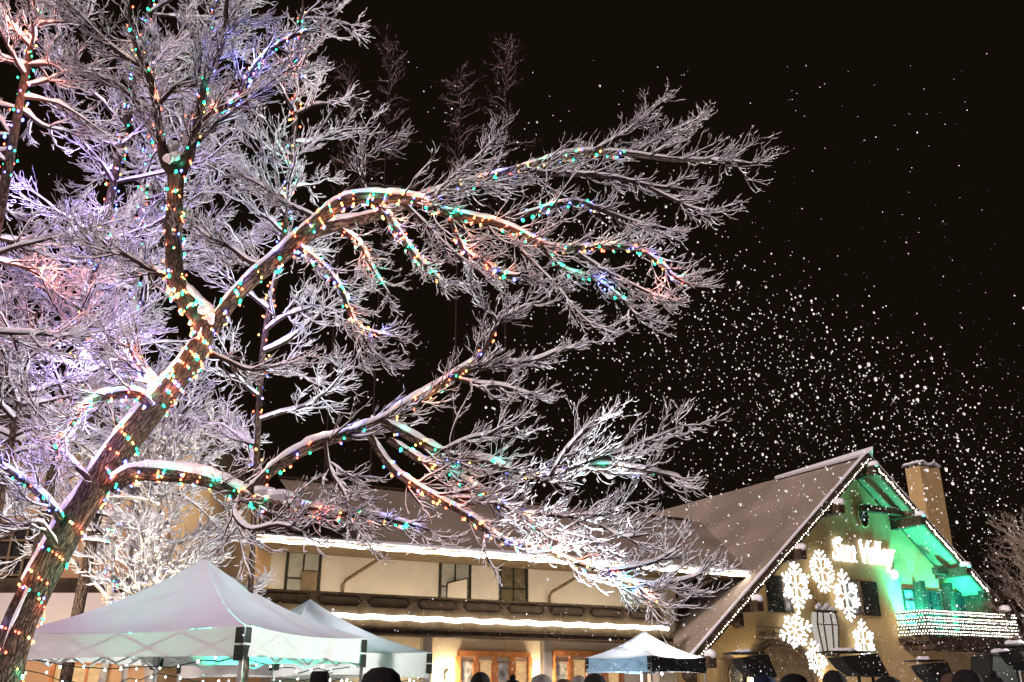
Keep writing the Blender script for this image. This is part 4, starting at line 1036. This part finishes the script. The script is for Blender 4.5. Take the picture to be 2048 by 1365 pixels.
# snow plug in the upper fork
def blob(name, c, r, parent, m, seed):
    rr = np.random.default_rng(seed); V = []; n = 18; mm = 12
    for i in range(mm + 1):
        ph = math.pi * i / mm
        for j in range(n):
            th = 2 * math.pi * j / n; q = 1 + .16 * math.sin(3 * th + seed) * math.sin(ph) + .08 * math.sin(5 * ph + 2 * th + seed) + .045 * rr.normal()
            V.append((c[0] + r[0] * q * math.sin(ph) * math.cos(th), c[1] + r[1] * q * math.sin(ph) * math.sin(th), c[2] + r[2] * q * math.cos(ph)))
    F2 = [(i * n + j, i * n + (j + 1) % n, (i + 1) * n + (j + 1) % n, (i + 1) * n + j) for i in range(mm) for j in range(n)]
    return obj(name, mesh_np(name, V, F2), m, parent)
for k_, (x_, y_, Y_, r_) in enumerate(((338, 318, 7.9, (.05, .06, .05)), (350, 316, 7.95, (.065, .07, .06)), (343, 302, 8.0, (.055, .06, .06)), (362, 324, 8.0, (.035, .05, .04)), (352, 292, 8.0, (.03, .04, .04)),
        (408, 622, 8.1, (.05, .08, .05)), (420, 640, 8.15, (.06, .08, .07)), (437, 628, 8.2, (.035, .05, .06)), (312, 770, 8.0, (.06, .08, .05)), (298, 756, 8.0, (.05, .06, .045)), (560, 990, 7.2, (.11, .08, .04)), (528, 982, 7.3, (.08, .08, .035)), (585, 1006, 7.2, (.07, .06, .03)))):
    blob("snow_clump", P(x_, y_, Y_) - EB, r_, elm, M_SNOW, 10 + k_)

def twigs_for(limbs, origin, parent, rng, dens, L1, L2, L3, snow_r, bark=M_TWIG, miss=0.0, smat=M_SNOW, up=.4, sidesS=5, n2=7, n3=3, label=None, t0=.12, r1_=.010, down=0.0, flat=.2):
    """three generations of twigs on a list of (path, rad); bark and the snow on them are one mesh each"""
    B = []; S = []
    for path, rad, d_k, l_k in limbs:
        ln = float(np.linalg.norm(np.diff(path, axis=0), axis=1).sum())
        n1 = max(3, int(ln * dens * d_k))
        K = len(path)
        p1, r1 = grow(path[None], rad[None], n1, rng, t0=t0, ang=(28, 62), L=(L1[0] * l_k, L1[1] * l_k), K=8, up=up, tan=.6, jit=.10, r0=r1_, r1=.003, ltap=.45, flat=flat, down=down)
        p2, r2 = grow(p1, r1, n2, rng, t0=.1, ang=(28, 58), L=(L2[0] * l_k, L2[1] * l_k), K=6, up=up * .9, tan=.6, jit=.10, r0=.0052, r1=.0022, ltap=.45, flat=flat)
        sets = [(p1, r1, snow_r * 1.25), (p2, r2, snow_r)]
        if n3:
            p3, r3 = grow(p2, r2, n3, rng, t0=.2, ang=(25, 55), L=(L3[0] * l_k, L3[1] * l_k), K=5, up=up, tan=.6, jit=.12, r0=.0036, r1=.0018, ltap=.35, flat=flat)
            sets.append((p3, r3, snow_r * .85))
        for p, r, sr in sets:
            p = p - origin
            B.append(tubes(p, r, 3)); S.append(snow_tubes(p, r, sr, rng, sidesS, miss))
    V, q = merge(B); obj("twigs", mesh_np("twigs", V, q), bark, parent)
    V, q = merge(S); obj("twig_snow", mesh_np("twig_snow", V, q), smat, parent)
lm = []
for nm_, (path, rad) in HP.items():
    big = max(p[2] for p in LIMBS[nm_][0])
    if nm_ == 'trunk': continue
    d_k, l_k = (1.0, 1.0)
    if nm_ == 'l_up': d_k, l_k = .25, .7
    elif nm_ == 'r_main': path, rad = path[38:], rad[38:]; d_k = .8
    elif nm_ == 'r_low': path, rad = path[18:], rad[18:]; d_k = .9
    elif nm_ == 'g_main': path, rad = path[14:], rad[14:]; d_k, l_k = .9, .8
    elif nm_ == 'g_up': path, rad = path[10:], rad[10:]; d_k, l_k = .9, .75
    elif nm_.startswith('fork'): l_k = .9; d_k = .95
    elif nm_[:2] in ('rh', 'gu', 'hG', 'hF'): l_k = .5; d_k = 1.3
    elif big <= 5: l_k = .72; d_k = 1.1
    elif nm_[0] == 'h': l_k = .62; d_k = 1.2
    elif nm_[:2] in ('g_', 'gi', 'gk', 'gj'): l_k = .72
    lm.append((path, rad, d_k, l_k))
twigs_for(lm, EB, elm, np.random.default_rng(21), 12.5, (.26, .78), (.11, .40), (.05, .17), .0056, n2=7, n3=2, up=.55, down=.45)

# ------------------------------------------------------------------ the trees behind
def line_tree(label, name, pts, Y, seed, nl, Ll, height_from, lights=None, group="snowy trees behind the leaning elm", dens=6.5, snow_r=.0095, n2=7, n3=2, bark=M_TWIG, elev=(5, 45), tb=None, miss=0.0, t0=.25, L1=(.3, .9), az=None, smat=M_SNOW):
    rng = np.random.default_rng(seed)
    path, rad = limb_path(pts, Y, Y, 44)
    base = np.array([path[0][0], path[0][1], 0.0])
    t = thing(name, label, "tree", tuple(base), 0, group)
    bark_tube("trunk", path - base, rad, tb or M_BARK, t, 14, .03)
    K = len(path); limbs = []
    for i in range(nl):
        f = t0 + (1 - t0) * (i + rng.random()) / nl; j = min(K - 2, int(f * (K - 1))); p0 = path[j]
        a = rng.uniform(0, 2 * math.pi) if az is None else rng.uniform(*az)
        el = math.radians(rng.uniform(*elev)); L = rng.uniform(*Ll) * (1.15 - .6 * f)
        d = np.array([math.cos(a) * math.cos(el), math.sin(a) * math.cos(el), math.sin(el)])
        q = [p0]; n = 12
        bend = rng.uniform(-.3, .5)
        for k in range(1, n):
            d = nrm(d + rng.normal(size=3) * .10 + np.array([0, 0, bend * .12])); q.append(q[-1] + d * L / (n - 1))
        q = np.array(q); r0 = min(rad[j] * .6, .024)
        rr = np.linspace(r0, .004, n)
        limbs.append((q, rr, 1.0, 1.0))
    V1 = []; S1 = []
    for q, rr, _, _ in limbs:
        V1.append(tubes((q - base)[None], rr[None], 7)); S1.append(snow_tubes((q - base)[None], rr[None], np.maximum(rr * .95, .011)[None], rng, 7))
    V, q_ = merge(V1); obj("limbs", mesh_np("limbs", V, q_), M_TWIG if bark is M_TWIG else bark, t)
    V, q_ = merge(S1); obj("limb_snow", mesh_np("limb_snow", V, q_), smat, t)
    twigs_for(limbs, base, t, rng, dens, L1, (.12, .42), (.06, .2), snow_r, bark=bark, n2=n2, n3=n3, sidesS=4, miss=miss, r1_=.012, smat=smat)
    if lights:
        a, b, lab, cols, spc = lights
        wrap_string(path[a:b], rad[a:b], lab, "light strings wound on the tree trunks behind", spacing=spc, pitch=.35, r=.014, cols=cols, rng=rng, gap=.03)
    return path, rad
LGT = {}
LGT['T1'] = line_tree("tall slender snowy tree with lights spiralling its straight trunk", "snowy_tree", [(488, 1400, 6), (500, 1200, 6), (512, 950, 6), (526, 700, 6), (562, 500, 5.5), (577, 400, 5), (590, 250, 5), (600, 110, 4), (606, 0, 2)], 11.5, 101, 30, (1.0, 2.0), 0,
   (10, 43, "coloured lights spiralling up the slender tree right of the elm trunk", ['red', 'green', 'red', 'blue', 'yellow'], .11), dens=6.5, elev=(5, 40))
LGT['T2'] = line_tree("bushy snowy tree with a thin pale trunk between tent and elm", "snowy_tree", [(196, 1400, 7), (214, 1300, 7), (222, 1150, 6.5), (232, 1000, 6), (250, 800, 6), (268, 620, 6), (280, 450, 5), (295, 300, 4), (305, 180, 2)], 13.9, 102, 36, (1.3, 2.7), 0,
   (8, 40, "teal and violet lights up the pale trunk between tent and elm", ['green', 'blue', 'blue', 'red', 'green'], .07), dens=6.5, elev=(0, 35), tb=M_PALE, t0=.3, az=None)
LGT['T3'] = line_tree("wide snowy tree behind the elm with bluish boughs", "snowy_tree", [(20, 1420, 14), (60, 1200, 13), (105, 950, 11), (150, 760, 10), (168, 640, 9), (210, 450, 8), (250, 250, 7), (285, 100, 5), (310, -60, 3)], 12.6, 103, 42, (1.4, 3.0), 0,
   (14, 43, "mixed lights wound up the wide bluish tree", ['blue', 'red', 'green', 'blue', 'yellow'], .10), dens=6, elev=(-8, 35), t0=.3)
LGT['T4'] = line_tree("snowy tree cut off by the left picture edge", "snowy_tree", [(-220, 1420, 16), (-150, 1100, 14), (-60, 700, 12), (0, 420, 10), (35, 230, 8), (60, 100, 6), (75, 0, 4), (85, -60, 3)], 10.0, 104, 34, (1.2, 2.6), 0,
   (20, 43, "red and green lights on the tree at the left edge", ['red', 'green', 'blue', 'red', 'yellow'], .10), dens=6, elev=(-5, 35), t0=.3)
LGT['T5'] = line_tree("cream lit frosted tree with twin pale stems right of the thin trunk", "frosted_tree", [(296, 1400, 8), (300, 1280, 8), (308, 1150, 7), (318, 1000, 6), (330, 900, 4), (340, 800, 2)], 13.4, 105, 34, (.9, 1.9), 0,
   (4, 34, "warm white lights wound round the cream lit frosted tree", ['white'], .12), dens=8, elev=(0, 50), tb=M_PALE, t0=.2, snow_r=.0105, bark=M_PALE)
LGT['T6'] = line_tree("smaller frosted tree before the tan lodge wall", "frosted_tree", [(246, 1400, 6), (252, 1280, 6), (262, 1150, 5), (272, 1000, 5), (282, 900, 3), (290, 830, 2)], 14.2, 106, 24, (.8, 1.6), 0,
   (4, 34, "warm white lights on the small frosted tree by the lodge", ['white'], .14), dens=7, elev=(0, 50), tb=M_PALE, t0=.2, bark=M_PALE)
LGT['T7'] = line_tree("snowy tree filling the upper left behind the fork of the elm", "snowy_tree", [(120, 1420, 12), (170, 1150, 11), (240, 820, 9), (300, 560, 8), (345, 380, 7), (390, 200, 6), (425, 60, 4), (450, -60, 2)], 14.0, 107, 42, (1.4, 3.2), 0,
   (22, 43, "mixed lights on the tree behind the upper fork", ['red', 'green', 'blue', 'yellow'], .12), dens=5.5, elev=(-5, 40), t0=.35)
LGT['T8'] = line_tree("low snowy tree in front of the lodge roof", "snowy_tree", [(-60, 1420, 8), (-30, 1200, 8), (10, 950, 7), (40, 800, 6), (60, 700, 4), (75, 620, 2)], 11.2, 108, 28, (1.0, 2.2), 0, None, dens=6, elev=(-5, 35), t0=.3)
for i, (x, yt, Y, lb_) in enumerate(((700, 150, 42, "faint bare tree leftmost against the night sky"), (782, 90, 43, "thin twiggy tree second from left against the night sky"), (922, 150, 43, "thin twiggy tree third from left against the night sky"), (1012, 85, 44, "tallest thin twiggy tree rising above the big limb"))):
    k = (x - 1024) / 5100.
    line_tree(lb_, "slender_tree", [(x + k * (1400 - yt), 1400, 2.6), (x + k * (900 - yt), 900, 2.2), (x + k * (450 - yt), 450, 1.8), (x + k * 100, yt + 100, 2), (x, yt, 1)], Y, 200 + i, 46, (.9, 2.6), 0, None, "thin bare trees far behind", dens=4, snow_r=.017, n2=5, n3=0, elev=(20, 65), tb=M_TWIG, t0=.45, miss=.75, smat=mat('dim_frost', (.34, .27, .25), .9, var=.6, scale=3), L1=(.4, 1.2))  # frost colour darkened to stand in for dim light far off
line_tree("brownish frosted tree right of the inn", "frosted_tree", [(2040, 1400, 8), (2050, 1250, 7), (2058, 1180, 6), (2066, 1110, 3), (2070, 1060, 2)], 46, 301, 26, (1.8, 3.8), 0, None, "frosted trees beside the inn", dens=3.0, snow_r=.012, n2=5, n3=2, miss=.5, smat=mat('dim_brown_frost', (.30, .23, .17), .9, var=.3, scale=3), elev=(5, 60), t0=.25, bark=M_PALE, L1=(.6, 1.5))  # brown frost, its colour darkened in place of weaker light
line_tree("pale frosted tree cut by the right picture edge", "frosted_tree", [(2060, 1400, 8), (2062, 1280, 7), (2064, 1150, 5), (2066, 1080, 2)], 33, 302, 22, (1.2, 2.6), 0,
   (10, 40, "violet and white lights on the tree at the right edge", ['blue', 'cool', 'cool', 'red'], .12), "frosted trees beside the inn", dens=3.5, snow_r=.013, n2=5, n3=2, smat=mat('dim_brown_frost', (.30, .23, .17)), elev=(5, 60), t0=.2, bark=M_PALE, L1=(.5, 1.2))

# ------------------------------------------------------------------ light strings on the elm
SG = "coloured light strings wound on the leaning elm"
rs_ = np.random.default_rng(77)
ALL = []
def ws(nm_, a, b, label, spacing, pitch, r=.010, cols=MULTI):
    r *= 1.02; spacing *= .44
    path, rad = HP[nm_]; p, c = wrap_string(path[a:b], rad[a:b], label, SG, spacing, pitch, r, cols, rs_); ALL.extend(zip(p, c))
ws('trunk', 8, 34, "coloured lights round the lower leaning trunk by the tent", .105, .26)
ws('trunk', 32, 58, "coloured lights round the middle of the leaning trunk", .085, .26)
ws('trunk', 54, 70, "dense coloured lights just below the main fork", .05, .16, .011)
ws('l_up', 0, 20, "dense coloured lights above the main fork on the upright stem", .05, .17, .011)
ws('l_up', 18, 40, "sparse coloured lights up the straight stem", .12, .24)
ws('fork_r', 2, 20, "coloured lights on the right prong of the upper fork", .24, .3)
ws('fork_l', 2, 26, "coloured lights on the left prong of the upper fork", .24, .3)
ws('fork_r2', 4, 20, "violet and green lights at the upper right twig fan", .06, .16, .010, ['blue', 'green', 'blue', 'yellow', 'red'])
ws('r_main', 0, 30, "green and yellow lights where the long right limb starts", .10, .24, .010, ['green', 'yellow', 'red', 'green', 'blue'])
ws('r_main', 30, 62, "coloured lights over the arch of the long right limb", .07, .15)
ws('r_main', 60, 108, "coloured lights along the outer long right limb", .085, .14)
ws('r_low', 24, 56, "coloured lights on the upper limb above the arch", .12, .2, .010, ['green', 'blue', 'yellow', 'red'])
ws('hC', 2, 22, "coloured lights down the drooping branch under the arch", .06, .13)
ws('hD', 1, 14, "red lights on the short drooping branch", .09, .14, .009, ['red', 'red', 'green'])
ws('hE', 0, 28, "mostly red lights down the long drooping branch", .085, .14, .009, ['red', 'red', 'yellow', 'blue', 'green'])
ws('hF', 2, 18, "red and teal lights on the curled branch at centre", .07, .13)
ws('rh1', 1, 12, "blue and teal lights below the long limb", .10, .16, .009, ['blue', 'green'])
ws('rt5', 1, 10, "teal lights on the branch above the long limb", .09, .15, .010, ['green', 'green', 'blue', 'yellow'])
ws('g_main', 2, 58, "coloured lights along the low limb over the tent", .085, .19, .010)
ws('g_up', 0, 58, "sparse coloured lights up the rising lower limb", .15, .22, .009)
ws('g_k', 4, 64, "red and blue lights on the lowest sweeping branch", .075, .13, .009, ['red', 'red', 'blue', 'green', 'yellow'])
ws('g_j', 2, 34, "teal and red lights on the branch above the roof eave", .12, .16, .009, ['green', 'red', 'yellow', 'blue'])
ws('g_i', 2, 56, "sparse lights on the white lit branch", .20, .2, .008, ['blue', 'green', 'yellow'])
ws('l1', 0, 22, "red and teal lights on the left bough of the elm", .07, .14, .010, ['red', 'red', 'green', 'blue'])
ws('l2', 0, 18, "red and teal lights on the low left branch", .10, .15, .009, ['red', 'green', 'blue'])
ws('l5', 0, 12, "red and violet lights on the left stub", .05, .13, .010, ['red', 'blue', 'red', 'yellow'])
# glow given by groups of bulbs
for i, (p, c) in enumerate(ALL):
    if i % 8 == 0:
        p = np.array(p) + np.array([0, -.04, .03])
        lamp("bulb_glow", 'POINT', tuple(p), .55 * rs_.choice((.5, .8, 1.6)), GLOW[c], shadow_soft_size=.03)
for (x, y, Y, e, c) in ((110, 330, 12.0, 80, 'violet'), (210, 380, 11.6, 65, 'violet'), (500, 100, 8.0, 14, 'blue'), (270, 560, 10.2, 22, 'violet'), (160, 700, 12, 60, 'violet'), (60, 180, 9.8, 12, 'red'), (110, 560, 10.5, 22, 'red'), (40, 60, 9.6, 26, 'red'), (250, 700, 11.5, 40, 'violet'), (60, 420, 11.5, 60, 'violet'),
                        (320, 760, 7.8, 2, 'red'), (520, 640, 11.2, 12, 'violet'), (325, 90, 8.0, 5, 'green'), (590, 330, 11.2, 8, 'green'), (30, 900, 7.4, 8, 'violet'), (585, 150, 11.2, 10, 'red'), (1325, 560, 7.5, 2.5, 'red'), 
                        (1260, 1160, 6.7, 1.5, 'green'), (180, 860, 7.6, 8, 'violet')):
    lamp("bulb_glow", 'POINT', tuple(P(x, y, Y)), e, GLOW[c], shadow_soft_size=.05)
# floods that light the tree from below
flood("green flood light at the foot of the leaning elm", (P(330, 1370, 6.9)[0], 7.0, 1.2), tuple(P(125, 1130, 7.7)), 170, (0.02, 1, .5), 17, .6)
wf = P(900, 1420, 8.0)
flood("white flood light on the plaza aimed up into the low branches", (wf[0] + 1.0, 6.2, .5), tuple(P(1130, 925, 7.0)), 2400, (.82, .92, 1), 27, .5)  # unseen source added to whiten the low branches
flood("small white flood light between the tents aimed at the slender tree", (P(560, 1400, 8.5)[0], 8.6, .4), tuple(P(550, 790, 10.8)), 1500, (.8, .92, 1), 22, .6)  # added source, out of view, for the white patch on this tree
flood("warm flood light at the foot of the frosted trees", (-6.9, 12.0, .4), tuple(P(320, 1000, 13.6)), 1500, (1, .88, .70), 60, .7)  # added out of view to brighten the frosted crowns

#SNOWFALL
# ------------------------------------------------------------------ falling snow
OV = np.array([(1, 0, 0), (-1, 0, 0), (0, 1, 0), (0, -1, 0), (0, 0, 1), (0, 0, -1)], float)
OF = np.array([(0, 2, 4), (2, 1, 4), (1, 3, 4), (3, 0, 4), (2, 0, 5), (1, 2, 5), (3, 1, 5), (0, 3, 5)])
def flakes(pos, size, name, round_=False):
    VV, FF = (IV, IF) if round_ else (OV, OF); m = len(VV)
    n = len(pos); st = RNG.uniform(1.0, 1.5, (n, 1))
    sc_ = size[:, None] * np.concatenate([np.ones((n, 1)), np.ones((n, 1)), st], 1)
    V = pos[:, None, :] + VV[None] * sc_[:, None, :]
    t = FF[None] + (np.arange(n) * m)[:, None, None]
    me = mesh_np(name, V.reshape(-1, 3), tris=t.reshape(-1, 3)); return obj(name, me, M_FLAKE, None, kind='stuff')
# nearer flakes: placed below a slant standing in for the beam's upper edge
n = 60000
y = RNG.uniform(9.2, 11.4, n); x = RNG.uniform(-3.5, 8.5, n); z = RNG.uniform(2.7, 9.5, n)
edge = 6.75 - (x - 2.2) * .62 + RNG.normal(size=n) * .2
band = np.clip(1.25 - (edge - z) * .16, .3, 1) * np.clip((z - 2.7) / 1.6, .05, 1)
dens = np.where(z < edge, 1.0, .003) * np.clip((x + .8) / 4.0, .03, 1) * band
keep = RNG.random(n) < dens * .30
ps = np.stack([x, y, z], 1)[keep]
flakes(ps, RNG.gamma(2.0, .0021, len(ps)) + .0026, "falling_snow", True)
flood("powerful flood light beyond the right edge that catches the falling snow", (14.5, 10.6, .8), (5.0, 10.6, 4.2), 17000, (1, .98, .95), 56, .35)  # added off frame to brighten the flakes
# fine snow before the inn
n = 26000
y = RNG.uniform(12, 26, n); x = RNG.uniform(-.35, .6, n) * y; z = 1.2 + RNG.exponential(.11, n) * y
k_ = RNG.random(n) < np.clip(.25 + 1.4 * (x / y + .1), .10, 1)
ps = np.stack([x, y, z], 1)[k_]
flakes(ps, RNG.gamma(2.0, .0015, len(ps)) + .0008, "fine_snowfall")
n = 500
y = RNG.uniform(5, 12, n); x = RNG.uniform(-.6, .6, n) * y; z = 1.3 + RNG.uniform(0, .8, n) * y
flakes(np.stack([x, y, z], 1), RNG.gamma(2.0, .0018, n) + .0025, "drifting_snow")
